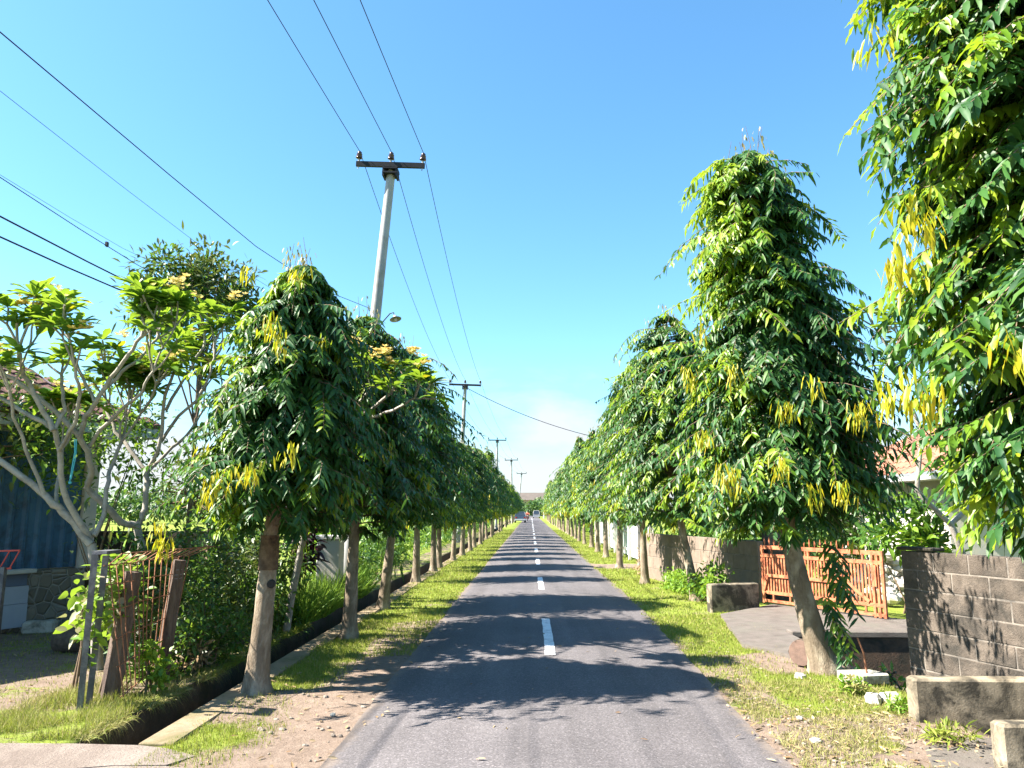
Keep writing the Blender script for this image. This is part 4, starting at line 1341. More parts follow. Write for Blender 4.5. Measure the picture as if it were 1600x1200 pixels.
specs = [
    (612, 262, 15.8, -0.72, 'nearest steel power pole, leaning, rising behind the second left tree'),
    (727, 602, 45, -0.35, 'second power pole along the left side, dark against the clouds'),
    (777, 688, 80, -0.1, 'third power pole along the left side'),
    (799, 719, 112, 0.1, 'fourth power pole along the left side'),
    (815, 740, 149, -0.9, 'fifth and farthest power pole, tilted to the right'),
]
PG = 'power poles along the left side of the road'
tips = []
for i, (px, py, Y, bdx, lab) in enumerate(specs):
    top = P(px, py, Y)
    base = Vector((top.x + bdx, Y, 0))
    t = thing('power_pole', lab, 'utility pole', base, 0, PG)
    d = top - base
    H = d.length
    q = lambda k: d * k
    m = MB()
    ks = np.linspace(-0.01, 1, 10)
    m.tube([tuple(q(k)) for k in ks], [0.15 - 0.055 * k for k in ks], 14, 0)
    m.build('pole', M_POLE, t)
    up = d.normalized()
    rollx = up.cross(Vector((0, 1, 0))).normalized()      # along the arm
    ang = {0: -0.035, 4: -0.1}.get(i, 0.0)
    arm = (rollx * math.cos(ang) + up * math.sin(ang)).normalized()
    aw = 0.75 if i == 0 else 0.95
    if arm.x < 0:
        arm = -arm
    Mx = Matrix((arm, Vector((0, 1, 0)), arm.cross(Vector((0, 1, 0))))).transposed().to_4x4()
    Mx.translation = d * 0.995 + Vector((0, -0.13, 0.05))
    a = MB()
    a.box(-aw, aw, -0.035, 0.035, -0.055, 0.055, 0, Mx)
    a.build('crossarm', M_ARM, t)
    c = MB()
    c.box(-0.16, 0.16, -0.06, 0.28, -0.2, -0.165, 0, Mx)
    c.box(-0.16, 0.16, -0.06, 0.28, -0.1, -0.075, 0, Mx)
    for s in (-1, 1):
        c.box(s * 0.14 - 0.02, s * 0.14 + 0.02, -0.05, 0.25, -0.26, -0.056, 0, Mx)
    c.build('clamp', M_ARM, t)
    tp = []
    for s in (-1, 0, 1):
        ctr = Mx @ Vector((s * (aw - 0.05), 0, 0.055))
        pin = MB()
        pin.tube([tuple(ctr - up * 0.17), tuple(ctr), tuple(ctr + up * 0.09)], [0.01, 0.02, 0.025], 6, 1)
        zz = [0.06, 0.08, 0.09, 0.12, 0.13, 0.16, 0.17, 0.2, 0.215, 0.24]
        r_ = [0.03, 0.075, 0.078, 0.05, 0.07, 0.05, 0.065, 0.04, 0.05, 0.02]
        pin.tube([tuple(ctr + up * z) for z in zz], r_, 10, 0)
        pin.build('insulator', [M_INS, M_POLE], t)
        tp.append(base + ctr + up * 0.235)
    tips.append(tp)

# conductors: one wire each, from behind the camera to the farthest pole
prev = [Vector((-5.15, -17, 9.45)), Vector((-4.4, -17, 9.45)), Vector((-3.65, -17, 9.45))]


def sag_pts(a, b, sag, n=18):
    return [a.lerp(b, i / n) + Vector((0, 0, -4 * sag * (i / n) * (1 - i / n))) for i in range(n + 1)]


WG = 'overhead conductors on the pole tops'
for k, nm in enumerate(('left', 'middle', 'right')):
    pts = sag_pts(prev[k], tips[0][k], 0.25)
    for i in range(4):
        pts += sag_pts(tips[i][k], tips[i + 1][k], 0.55)[1:]
    m = MB()
    m.tube(pts, 0.0075, 5, 0)
    tag(m.build('power_line', M_WIRE), f'thin black overhead wire on the {nm} insulators of the pole tops', 'wire', WG)

base0 = Vector((P(612, 262, 15.8).x - 0.72, 15.8, 0))
top0 = P(612, 262, 15.8)


def onpole(z):
    return base0.lerp(top0, z / top0.z)


LGp = 'low-voltage cables running past the left house'
for (x0, y0, x1, y1, c, r, lab) in (
        (0, 50, 400, 385, 4.25, 0.013, 'topmost twisted black cable sloping from the left edge behind the nearest left tree'),
        (0, 142, 305, 378, 4.7, 0.006, 'thin wire, second from the top at the left edge'),
        (0, 277, 215, 414, 4.9, 0.010, 'black cable carrying a small clip, third from the top at the left edge'),
        (0, 273, 192, 388, 5.3, 0.005, 'hair-thin wire diverging from the clipped cable'),
        (0, 338, 235, 458, 6.6, 0.026, 'thick black cable, second lowest at the left edge'),
        (0, 370, 185, 452, 6.6, 0.026, 'thick black cable, lowest at the left edge')):
    da, db = ray(x0, y0), ray(x1, y1)
    A0 = Vector((0, 0, EYE)) + Vector(da) * (-c / da[0])
    B0 = Vector((0, 0, EYE)) + Vector(db) * (-c / db[0])
    dd = B0 - A0
    far = A0 + dd * ((15.8 - A0.y) / dd.y)
    end = onpole(max(3.6, min(6.2, far.z))) + Vector((-0.12, 0, 0))
    st = A0 - dd * ((A0.y + 8) / dd.y) * 0.9
    m = MB()
    m.tube([st, A0, A0.lerp(B0, 0.5) - Vector((0, 0, 0.01)), B0, (B0.lerp(far, 0.6) + B0.lerp(end, 0.6)) / 2, end], r * 0.44, 6, 0)
    if 'clip' in lab and 'carrying' in lab:
        c0 = A0.lerp(B0, 0.72)
        m.box(c0.x - 0.012, c0.x + 0.012, c0.y - 0.02, c0.y + 0.02, c0.z - 0.015, c0.z + 0.04)
    tag(m.build('overhead_cable', M_WIRE), lab, 'wire', LGp)
m = MB()
m.tube(sag_pts(onpole(5.7) + Vector((0.1, 0, 0)), P(708, 596, 44.6) + Vector((0, 0, 0.0)), 0.5, 14), 0.014, 5)
tag(m.build('overhead_cable', M_WIRE), 'cable from behind the left trees up to the second power pole', 'wire')
m = MB()
m.tube(sag_pts(P(729, 606, 44.85), P(945, 686, 46), 0.35, 14), 0.018, 5)
tag(m.build('service_cable', M_WIRE), 'single cable crossing the road from the second pole to the right trees', 'wire')

# street lamp on the first pole
lz = onpole(5.68)
t = thing('street_lamp', 'small street lamp with a shallow shade on a thin arm, fixed to the nearest pole', 'street lamp', lz)
a = MB()
a.tube([(0.08, -0.1, -0.12), (0.22, -0.16, 0.05), (0.36, -0.2, 0.2), (0.44, -0.22, 0.22), (0.47, -0.22, 0.12)], 0.012, 6)
a.box(0.06, 0.14, -0.16, -0.06, -0.2, -0.02)
a.build('arm', M_ARM, t)
a = MB()
a.tube([(0.47, -0.22, 0.16), (0.475, -0.225, 0.12), (0.485, -0.23, 0.09), (0.49, -0.235, 0.07)], [0.03, 0.045, 0.09, 0.125], 14, 0, False)
a.build('lamp_shade', M_POLE, t)
a = MB()
a.tube([(0.485, -0.23, 0.1), (0.49, -0.235, 0.05), (0.49, -0.235, 0.03)], [0.02, 0.035, 0.015], 10)
a.build('bulb', M_WHITE, t)


# ------------------------------------------------------------------ left fence at the ditch
t = thing('metal_post_frame', 'pair of grey angle-iron posts joined at the top at the fence end', 'post', (-4.0, 7.0, 0))
O = Vector((-4.0, 7.0, 0))
for (bx, by, tx, ty, Yb, Yt) in ((127, 1108, 151, 866, 6.95, 7.05), (197, 1098, 166, 868, 7.2, 7.15)):
    pb, ptp = G(bx, by) - O, P(tx, ty, Yt) - O
    if bx == 197:
        ptp = P(223, 868, 7.35) - O
        pb = G(141, 1101) - O
        ptp = P(228 - 60, 868, 7.25) - O
    a = MB()
    u = (ptp - pb).normalized()
    for (x0, x1, y0, y1) in ((-0.03, 0.03, -0.03, -0.024), (-0.03, -0.024, -0.024, 0.03)):
        Mx = Matrix((Vector((1, 0, 0)), Vector((0, 1, 0)), u)).transposed().to_4x4()
        Mx.translation = pb
        a.box(x0, x1, y0, y1, -0.05, (ptp - pb).length, 0, Mx)
    a.build('post', M_GPOST, t)
a = MB()
p1, p2 = P(151, 866, 7.05) - O, P(170, 867, 7.25) - O
a.box(min(p1.x, p2.x) - 0.03, max(p1.x, p2.x) + 0.1, -0.02 + min(p1.y, p2.y), max(p1.y, p2.y) + 0.03, p1.z, p1.z + 0.03)
a.build('top_plate', M_GPOST, t)

# two leaning weathered wooden posts
for (b0, t0, Yb, Yt, rr_, lab) in (((172, 1075), (208, 893), 7.75, 7.75, 0.092, 'thick dark weathered wooden fence post leaning right, nearer of two'),
                                  ((250, 1050), (281, 875), 8.5, 8.5, 0.078, 'slimmer grey wooden fence post leaning right, wrapped with wire at its top')):
    pb, ptp = P(b0[0], b0[1], Yb), P(t0[0], t0[1], Yt)
    pb.z = -0.05
    m = MB()
    rq = random.Random(int(b0[0]))
    pts = [pb.lerp(ptp, k) for k in np.linspace(0, 1, 9)]
    m.tube(pts, [rr_ * (1.08 - 0.15 * k) * rq.uniform(0.94, 1.06) for k in np.linspace(0, 1, 9)], 7, 0, True, 0.1, rq, smooth=False)
    if b0[0] == 250:
        for k in (0.86, 0.89, 0.93):
            c = pb.lerp(ptp, k)
            m.tube([c + Vector((math.cos(w_) * 0.063, math.sin(w_) * 0.063, 0.01 * math.sin(w_))) for w_ in np.linspace(0, 2 * PI, 12)], 0.003, 4, 1)
    tag(m.build('wooden_post', [M_OLDW, M_POLE]), lab, 'fence post', 'leaning wooden fence posts')

# rusty mesh panel
mp = MB()
rq = random.Random(4)
fa, fb = P(195, 1070, 7.3), P(262, 1030, 8.75)
fa.z, fb.z = 0.12, 0.2
ta, tb = P(172, 866, 7.3), P(296, 866, 8.75)
ta2, tb2 = P(172, 862, 7.45), P(312, 858, 8.9)
N = 14
for i in range(N):
    k = i / (N - 1)
    b_, t_ = fa.lerp(fb, k), ta.lerp(tb, k)
    t_.z = 1.3
    j = Vector((rq.uniform(-0.02, 0.02), 0, 0))
    o_ = t_ + Vector((0.1 + 0.12 * k + rq.uniform(-.02, .02), 0.06, 0.1))
    mp.tube([b_, b_.lerp(t_, 0.5) + j, t_, o_], 0.0062, 5)
for zk in (0.02, 0.24, 0.44, 0.66, 0.84, 1.0):
    pts = []
    for k in np.linspace(-0.06, 1.02, 12):
        b_, t_ = fa.lerp(fb, k), ta.lerp(tb, k)
        t_.z = 1.3
        pts.append(b_.lerp(t_, zk) + Vector((0, 0, rq.uniform(-0.012, 0.012))))
    mp.tube(pts, 0.005, 5)
pts = [ta.lerp(tb, k) * 1.0 + Vector((0.1 + 0.12 * k, 0.06, 0)) for k in np.linspace(0, 1.05, 10)]
for p in pts:
    p.z = 1.4
mp.tube(pts, 0.006, 5)
tag(mp.build('mesh_panel', M_RUST), 'rusty iron mesh fence panel bent over at the top', 'fence')

# rope hanging on the frangipani
m = MB()
r0 = P(117, 686, 8.55)
m.tube([r0, r0 + Vector((0.015, 0, -0.15)), r0 + Vector((0.0, 0, -0.32)), r0 + Vector((-0.01, 0, -0.47))], 0.008, 5)
m.tube([r0 + Vector((0.02, 0, 0)), r0 + Vector((0.03, 0, -0.2)), r0 + Vector((0.0, 0, -0.45))], 0.006, 5)
rock_piece(m, r0 + Vector((-0.01, 0, -0.49)), 0.022, rq)
tag(m.build('rope', M_ROPE), 'teal rope hanging from a frangipani fork', 'rope')


def log(label, c, d, L, r, seed, cutmat=M_CUT):
    c, d = Vector(c), Vector(d).normalized()
    t = thing('log', label, 'log', c)
    rq = random.Random(seed)
    m = MB()
    m.tube([tuple(d * (L * (k - 0.5))) for k in np.linspace(0, 1, 6)], [r * rq.uniform(0.95, 1.05) for _ in range(6)], 14, 0, False, 0.05, rq)
    m.build('bark', M_LOGD, t)
    for s in (-1, 1):
        e = MB()
        e.tube([tuple(d * s * (L / 2 - 0.004)), tuple(d * s * (L / 2 + 0.004))], [r * 0.99, r * 0.95], 14, 0)
        e.build('cut_face', cutmat, t)
    return t


log('dark old log lying in the yard left of the grey posts', G(112, 1018) + Vector((0, 0, 0.14)), (0.9, -0.25, 0.05), 0.4, 0.15, 6, M_LOGD)
log('short sawn log with a pale round cut face left of the leaning trunk', G(1262, 1038) + Vector((0, 0, 0.15)), (-0.75, -0.85, 0.0), 0.36, 0.15, 7)

# ------------------------------------------------------------------ left house
ca, cb = Vector((-7.33, 12.8, 0)), Vector((-9.9, 7.45, 0))
u = (cb - ca).normalized()
nrm = Vector((-u.y, u.x, 0))
if nrm.x < 0:
    nrm = -nrm
t = thing('house', 'house with a blue ribbed sheet wall on a stone base and a dark tiled roof', 'house', ca)
L_ = (cb - ca).length
Mh = Matrix((u, -nrm, Vector((0, 0, 1)))).transposed().to_4x4()   # x along the wall, -y outwards
m = MB()
m.box(0, L_, 0, 0.35, -0.05, 0.88, 0, Mh)
m.build('stone_base', M_STONE, t)
m = MB()
# ribbed sheets
xs = []
x = 0.12
V, Fs = [], []
prof_ = []
while x < L_:
    prof_ += [(x, 0.10), (x + 0.035, 0.06), (x + 0.075, 0.06), (x + 0.11, 0.10), (x + 0.2, 0.10)]
    x += 0.21
for (a, b_) in prof_:
    V += [tuple(Mh @ Vector((a, b_, 0.9))), tuple(Mh @ Vector((a, b_, 3.0)))]
for i in range(len(prof_) - 1):
    Fs.append([2 * i, 2 * i + 2, 2 * i + 3, 2 * i + 1])
m.add(V, Fs)
m.build('ribbed_wall', M_BLUE, t)
m = MB()
m.box(0.14, L_, 0.14, 6.0, 0.88, 3.0, 0, Mh)
m.build('wall', M_WHITE, t)
m = MB()
m.box(-0.1, 0.13, 0.0, 0.24, 0.88, 3.0, 0, Mh)
m.build('pillar', M_WHITE, t)
m = MB()
m.box(-0.12, L_, -0.02, 0.25, 3.0, 3.28, 0, Mh)
m.build('ring_beam', M_TRIM, t)
m = MB()
rowsN, colsN = 16, 26
ov = 0.75
for i in range(rowsN):
    y0, y1 = -ov + i * 0.27, -ov + (i + 1) * 0.27 + 0.05
    z0, z1 = 3.2 + i * 0.155, 3.2 + (i + 1) * 0.155 + 0.03
    xl = -0.7 + i * 0.27
    x = xl
    while x < L_ + 1:
        V = [(x, y0, z0 + 0.03), (x + 0.12, y0, z0 + 0.065), (x + 0.25, y0, z0 + 0.03), (x, y1, z1 + 0.0), (x + 0.12, y1, z1 + 0.035), (x + 0.25, y1, z1), (x, y0, z0 - 0.01), (x + 0.12, y0, z0 - 0.01), (x + 0.25, y0, z0 - 0.01)]
        m.add([tuple(Mh @ Vector(v)) for v in V], [[0, 1, 4, 3], [1, 2, 5, 4], [6, 7, 1, 0], [7, 8, 2, 1]])
        x += 0.255
# hipped end
V = [(-0.7, -ov, 3.17), (-0.7, 7, 3.17), (3.6, 3.5, 5.65), (3.62, 3.5, 5.6)]
m.add([tuple(Mh @ Vector(v)) for v in V[:3]], [[0, 2, 1]])
m.box(-0.68, L_ + 1, -ov + 0.02, -ov + 0.05, 3.02, 3.19, 1, Mh)
m.box(-0.68, -0.65, -ov + 0.05, 7, 3.02, 3.16, 1, Mh)
m.box(-0.65, L_ + 1, -ov + 0.05, 0.25, 3.285, 3.295, 1, Mh)
m.build('roof', [M_ROOFD, M_TRIM], t)

# grey hatch panel and red rack beside the house
t = thing('panel_stack', 'grey hatch of stacked panels leaning on the stone base', 'panel', ca)
m = MB()
x0_, x1_ = 1.0, 2.3
m.box(x0_, x1_, -0.16, -0.08, 0.08, 0.42, 0, Mh)
m.box(x0_, x1_, -0.15, -0.08, 0.425, 0.68, 0, Mh)
m.build('panel', M_PANEL, t)
m = MB()
m.box(x0_ + 0.02, x1_, -0.12, -0.07, 0.685, 0.86, 0, Mh)
m.build('dark_panel', M_PANELD, t)
m = MB()
m.box(x0_ - 0.05, x1_, -0.24, -0.02, 0.865, 0.93, 0, Mh, bev=0.01)
m.build('ledge', M_TRIM, t)
t = thing('metal_rack', 'red-painted metal rack at the left edge before the grey hatch', 'rack', P(10, 960, 9.6) * Vector((1, 1, 0)) if False else Vector((P(10, 960, 9.6).x, 9.6, 0)))
o_ = Vector(t.location)
m = MB()
tl, trr = P(-40, 862, 9.6) - o_, P(31, 860, 9.6) - o_
m.tube([tl, trr], 0.012, 6)
for k in (0.35, 0.55, 0.78, 1.0):
    a = tl.lerp(trr, k)
    m.tube([a, a + Vector((-0.12, 0.02, -0.22))], 0.009, 6)
m.tube([tl + Vector((-0.1, 0.02, -0.22)), trr + Vector((-0.1, 0.02, -0.22))], 0.012, 6)
m.build('top_grid', M_RED, t)
for kx in (-0.03, 0.0):
    pass
m = MB()
px_ = P(4, 900, 9.6) - o_
m.box(px_.x - 0.03, px_.x + 0.03, -0.03, 0.03, -0.0, trr.z - 0.2)
m.build('leg', M_GPOST, t)
# low dark wall and concrete lump in the yard
m = MB()
m.box(0, 3.2, 0, 0.18, -0.05, 1.42, 0, Matrix.Translation((-8.6, 14.6, 0)) @ Matrix.Rotation(-0.05, 4, 'Z'), bev=0.01)
tag(m.build('garden_wall', M_DITCH), 'low dark wall between the house and the bright field', 'wall')
m = MB()
m.box(-0.22, 0.22, -0.12, 0.12, -0.02, 0.17, 0, Matrix.Translation(tuple(G(62, 988))) @ Matrix.Rotation(0.3, 4, 'Z'), bev=0.03)
tag(m.build('concrete_lump', M_ROCK), 'pale concrete lump at the foot of the stone base', 'rubble')

m = MB()
m.box(-0.22, 0.22, -0.2, 0.2, -0.05, 1.25, 0, Matrix.Translation((-3.9, 15.2, 0)), bev=0.015)
m.box(-0.26, 0.26, -0.24, 0.24, 1.25, 1.33, 0, Matrix.Translation((-3.9, 15.2, 0)), bev=0.015)
tag(m.build('gate_pillar', M_WHITE), 'pale plastered pillar behind the second left tree', 'pillar')


# ------------------------------------------------------------------ right side walls
def block_wall(label, a, b, z0, h, bl, bh, mat, seed, cap=False, end=None):
    a, b = Vector(a), Vector(b)
    u = (b - a).normalized()
    L = (b - a).length
    nz = Vector((-u.y, u.x, 0))
    if nz.x > 0:
        nz = -nz
    M = Matrix((u, nz, Vector((0, 0, 1)))).transposed().to_4x4()
    if M.to_3x3().determinant() < 0:
        pass
    t = thing('block_wall', label, 'wall', a)
    rq = random.Random(seed)
    core = MB()
    core.box(0.01, L - 0.01, -0.07, 0.046, z0 - 0.1, z0 + h - 0.012, 0, M)
    core.build('mortar_core', M_MORT, t)
    m = MB()
    n = int(round(h / bh))
    for r in range(n):
        x = -(bl / 2 if r % 2 else 0.0)
        while x < L:
            x0, x1 = max(0, x) + 0.005, min(L, x + bl) - 0.005
            if x1 - x0 > 0.04:
                f = 0.052 + rq.uniform(-0.004, 0.005)
                m.box(x0, x1, -0.076, f, z0 + r * bh + 0.005 + rq.uniform(-.002, .002), z0 + (r + 1) * bh - 0.006, 0, M, bev=0.006)
            x += bl
    m.build('blocks', mat, t).name = 'block_course'
    return t, M, L


W1A = Vector((P(1412, 858, 8.6).x, 8.6, 0))
W1 = block_wall('grey concrete block wall nearest the camera with leaf shadows at its end', tuple(W1A), tuple(W1A + Vector((1.8, -5.2, 0))), -0.02, 1.4, 0.42, 0.2, M_BLOCK, 1)
m = MB()
m.box(-0.02, W1[2], -0.16, 0.12, -0.66, -0.025, 0, W1[1], bev=0.02)
m.build('footing', M_CONCD, W1[0])
m = MB()
m.box(-0.04, 0.45, -0.1, 0.075, 1.384, 1.42, 0, W1[1], bev=0.01)
m.build('cap_stone', M_DITCH, W1[0])
W2 = block_wall('low brownish block wall along the right verge beyond the gate', tuple(G(1192, 941)), tuple(G(1008, 902)), -0.02, 1.22, 0.5, 0.305, M_BLOCKF, 2)
m = MB()
m.box(-0.2, 0.2, -0.2, 0.2, -0.03, 1.5, 0, Matrix.Translation(tuple(G(1192, 941) + Vector((0.45, 0.5, 0)))), bev=0.012)
tag(m.build('gate_pillar', M_BLOCK), 'grey block pillar behind the left end of the gate', 'pillar')


def parapet(label, x0, x1, y0, y1, z1, rz=0.0, seed=0):
    m = MB()
    Mx = Matrix.Translation((x0, y0, 0)) @ Matrix.Rotation(rz, 4, 'Z')
    m.box(0, x1 - x0, 0, y1 - y0, -0.3, z1, 0, Mx, bev=0.018)
    return tag(m.build('concrete_parapet', M_CONCD), label, 'parapet', 'low concrete bridge parapets')


PA, PB, PC = G(1434, 1130), G(1572, 1212), G(1112, 956)
parapet('long stained concrete parapet on the far side of the right driveway bridge', PA.x, PA.x + 2.4, PA.y, PA.y + 0.18, 0.36, -0.02)
parapet('cut-off concrete parapet in the bottom right corner', PB.x, PB.x + 1.6, PB.y, PB.y + 0.16, 0.33, -0.02)
parapet('low concrete parapet left of the gate beside the third right tree', PC.x, PC.x + 1.0, PC.y, PC.y + 0.17, 0.48, 0.3)

# broken slab with a rusty rod, stones
t = thing('broken_slab', 'broken pale concrete slab with a rusty rod standing in it', 'slab', G(1345, 1066))
m = MB()
m.prism([(-0.23, -0.1), (-0.05, -0.2), (0.24, -0.14), (0.27, -0.04), (0.16, 0.16), (-0.2, 0.12)], 0.02, 0.1, 0)
m.prism([(-0.13, -0.11), (0.18, -0.09), (0.1, 0.1), (-0.12, 0.06)], -0.04, 0.019, 0)
m.build('slab', M_ROCK, t)
m = MB()
m.tube([(0.06, -0.03, 0.08), (0.04, -0.03, 0.3), (-0.01, -0.02, 0.46)], [0.011, 0.011, 0.01], 7)
m.build('rod', M_RUST, t)
rq = random.Random(31)
for (px, py, r, lab) in ((1365, 1100, 0.11, 'white-faced broken stone left of the long parapet'), (1392, 1098, 0.1, 'dark layered stone beside the end of the long parapet'), (1250, 1124, 0.035, 'small pale stone on the bare soil before the leaning tree'), (1250, 1060, 0.06, 'grey stone at the foot of the leaning tree'), (520, 1118, 0.025, 'small brown stone on the left soil verge'), (1275, 1160, 0.04, 'flat pale stone near the road edge in the bottom right')):
    m = MB()
    p = G(px, py)
    rock_piece(m, (0, 0, r * 0.35), r, rq)
    if 'layered' in lab:
        rock_piece(m, (0.03, 0.02, r * 0.75), r * 0.9, rq, 0, 0.25)
    o = m.build('stone', M_ROCK)
    o.location = tuple(p)
    tag(o, lab, 'stone')

# ------------------------------------------------------------------ orange gate
ga, gb = G(1193, 941, 0.06), G(1387, 967, 0.06)
u = (gb - ga).normalized()
nz = Vector((u.y, -u.x, 0))
if nz.x > 0:
    nz = -nz
Mg = Matrix((u, nz, Vector((0, 0, 1)))).transposed().to_4x4()
gL, gH = (gb - ga).length, 1.06
t = thing('gate', 'orange-red steel sliding gate with thin bars and a row of spikes', 'gate', ga)
m = MB()
for z0, z1 in ((gH - 0.05, gH + 0.02), (gH - 0.2, gH - 0.14), (0.17, 0.23), (0.02, 0.07)):
    m.box(0, gL, -0.02, 0.02, z0, z1, 0, Mg)
for x0, x1 in ((0, 0.05), (gL - 0.05, gL), (gL - 0.14, gL - 0.095), (gL - 0.23, gL - 0.185), (gL * 0.42, gL * 0.42 + 0.04)):
    m.box(x0, x1, -0.022, 0.022, 0.0, gH - 0.051, 0, Mg)
for k in np.linspace(0.25, gL - 0.4, 6):
    m.box(k, k + 0.03, -0.014, 0.014, gH - 0.139, gH - 0.051, 0, Mg)
    m.box(k, k + 0.03, -0.014, 0.014, 0.071, 0.169, 0, Mg)
m.build('frame', M_GATE, t)
n = 34
for i in range(n):
    x = 0.08 + (gL - 0.36) * i / (n - 1)
    m = MB()
    m.box(x - 0.0165, x + 0.0165, -0.008, 0.008, 0.231, gH - 0.201, 0, Mg)
    m.build('bar', M_GATE, t)
m = MB()
for (p, q) in (((0.06, 0.25), (0.16, 0.52)), ((0.16, 0.52), (gL - 0.7, 0.52)), ((gL - 0.7, 0.52), (gL - 0.3, 0.25))):
    a, b_ = Vector((p[0], 0.028, p[1])), Vector((q[0], 0.028, q[1]))
    dv = (b_ - a)
    M2 = Mg @ Matrix.Translation(a) @ Matrix.Rotation(-math.atan2(dv.z, dv.x), 4, 'Y')
    m.box(-0.01, dv.length + 0.01, -0.012, 0.012, -0.028, 0.028, 0, M2)
m.build('brace', M_GATE, t)
for i in range(17):
    x = 0.1 + (gL - 0.75) * i / 16
    m = MB()
    m.tube([tuple(Mg @ Vector((x, 0, gH + 0.021))), tuple(Mg @ Vector((x, 0, gH + 0.09))), tuple(Mg @ Vector((x, 0, gH + 0.17)))], [0.006, 0.016, 0.002], 5, 0, True, smooth=False)
    m.build('spike', M_GATE, t)
m = MB()
m.box(gL - 0.16, gL - 0.12, 0.024, 0.05, 0.5, 0.85, 0, Mg)
m.build('handle', M_GATE, t)

# heap of pale rubble behind the gate
m = MB()
rq = random.Random(12)
for _ in range(60):
    a = rq.uniform(0, 6.28)
    r = rq.uniform(0, 1)
    rock_piece(m, (math.cos(a) * r * 0.8, math.sin(a) * r * 0.6, (1 - r) * 0.9 + 0.1), rq.uniform(0.08, 0.17), rq)
o = m.build('rubble_pile', M_WHITE)
o.location = (7.0, 15.8, 0)
tag(o, 'heap of pale rubble in the yard behind the gate', 'rubble')

# ------------------------------------------------------------------ right house
t = thing('house', 'white-walled house with a red-brown tiled roof behind the right trees', 'house', (8.2, 15.5, 0))
m = MB()
m.box(0, 7, 0, 6, -0.05, 2.55)
m.build('wall', M_WHITE, t)
m = MB()
for side in (0, 1):
    for i in range(13):
        for j in range(30):
            if side == 0:   # slope towards the road (-x)
                x0, x1 = -0.6 + i * 0.3, -0.6 + (i + 1) * 0.3 + 0.05
                z0, z1 = 2.5 + i * 0.155, 2.5 + (i + 1) * 0.155 + 0.03
                y = -0.6 + j * 0.25
                if y < -0.6 + i * 0.3 - 0.2 or y > 6.6 - i * 0.3:
                    continue
                V = [(x0, y, z0 + .03), (x0, y + .12, z0 + .07), (x0, y + .245, z0 + .03), (x1, y, z1), (x1, y + .12, z1 + .04), (x1, y + .245, z1)]
            else:           # slope towards the camera (-y)
                y0, y1 = -0.6 + i * 0.3, -0.6 + (i + 1) * 0.3 + 0.05
                z0, z1 = 2.5 + i * 0.155, 2.5 + (i + 1) * 0.155 + 0.03
                x = -0.6 + j * 0.28
                if x < -0.6 + i * 0.3 - 0.1 or x > 7.6 - i * 0.3:
                    continue
                V = [(x, y0, z0 + .03), (x + .13, y0, z0 + .07), (x + .275, y0, z0 + .03), (x, y1, z1), (x + .13, y1, z1 + .04), (x + .275, y1, z1)]
            m.add(V, [[0, 1, 4, 3], [1, 2, 5, 4]] if side else [[0, 3, 4, 1], [1, 4, 5, 2]])
m.prism([(-0.6, 2.46), (7.6, 2.46), (3.5, 4.55), (3.0, 4.55)], -0.55, 6.6, 1, 'y') if False else None
m.box(-0.58, 7.58, -0.58, 6.58, 2.4, 2.49, 1)
m.build('roof', [M_ROOF, M_TRIM], t)

# pale fence farther along the right
t = thing('board_fence', 'pale fence of upright boards behind the farther right trees', 'fence', (3.75, 24, 0))
m = MB()
for i in range(100):
    y = i * 0.2
    if 1.2 < y < 3.4:
        if m.n:
            m.build('board_panel', [M_PALEG, M_WHITE], t)
            m = MB()
        continue
    m.box(-0.012 + 0.02 * math.sin(i), 0.012 + 0.02 * math.sin(i), y, y + 0.17, 0.12, 1.25 + 0.03 * math.sin(i * 2.3), i % 5 == 0)
m.build('board_panel', [M_PALEG, M_WHITE], t)
for i in range(9):
    y = i * 2.5
    m = MB()
    m.box(-0.16, -0.05, y, y + 0.1, -0.03, 1.4, 0, bev=0.01)
    m.build('post', M_WHITE, t)
m = MB()
m.box(-0.045, -0.016, 3.4, 20, 0.3, 0.37)
m.box(-0.045, -0.016, 3.4, 20, 0.98, 1.05)
m.build('rail', M_WHITE, t)

# ------------------------------------------------------------------ far end of the road
t = thing('distant_building', 'long low building with a brown roof closing the end of the road', 'building', (0, 262, 0))
m = MB()
m.box(-14, 14, 0, 10, 0, 5.4)
m.build('wall', surf('faded_wall', (0.42, 0.33, 0.28), (0.5, 0.4, 0.34), 0.5, 0.9, 0), t)
m = MB()
m.prism([(-1.2, 5.3), (11.2, 5.3), (6.2, 7.9), (3.8, 7.9)], -15, 15, 0, 'x')
m.build('roof', surf('faded_brown_roof', (0.085, 0.072, 0.062), (0.12, 0.1, 0.088), 0.6, 0.9, 0), t)


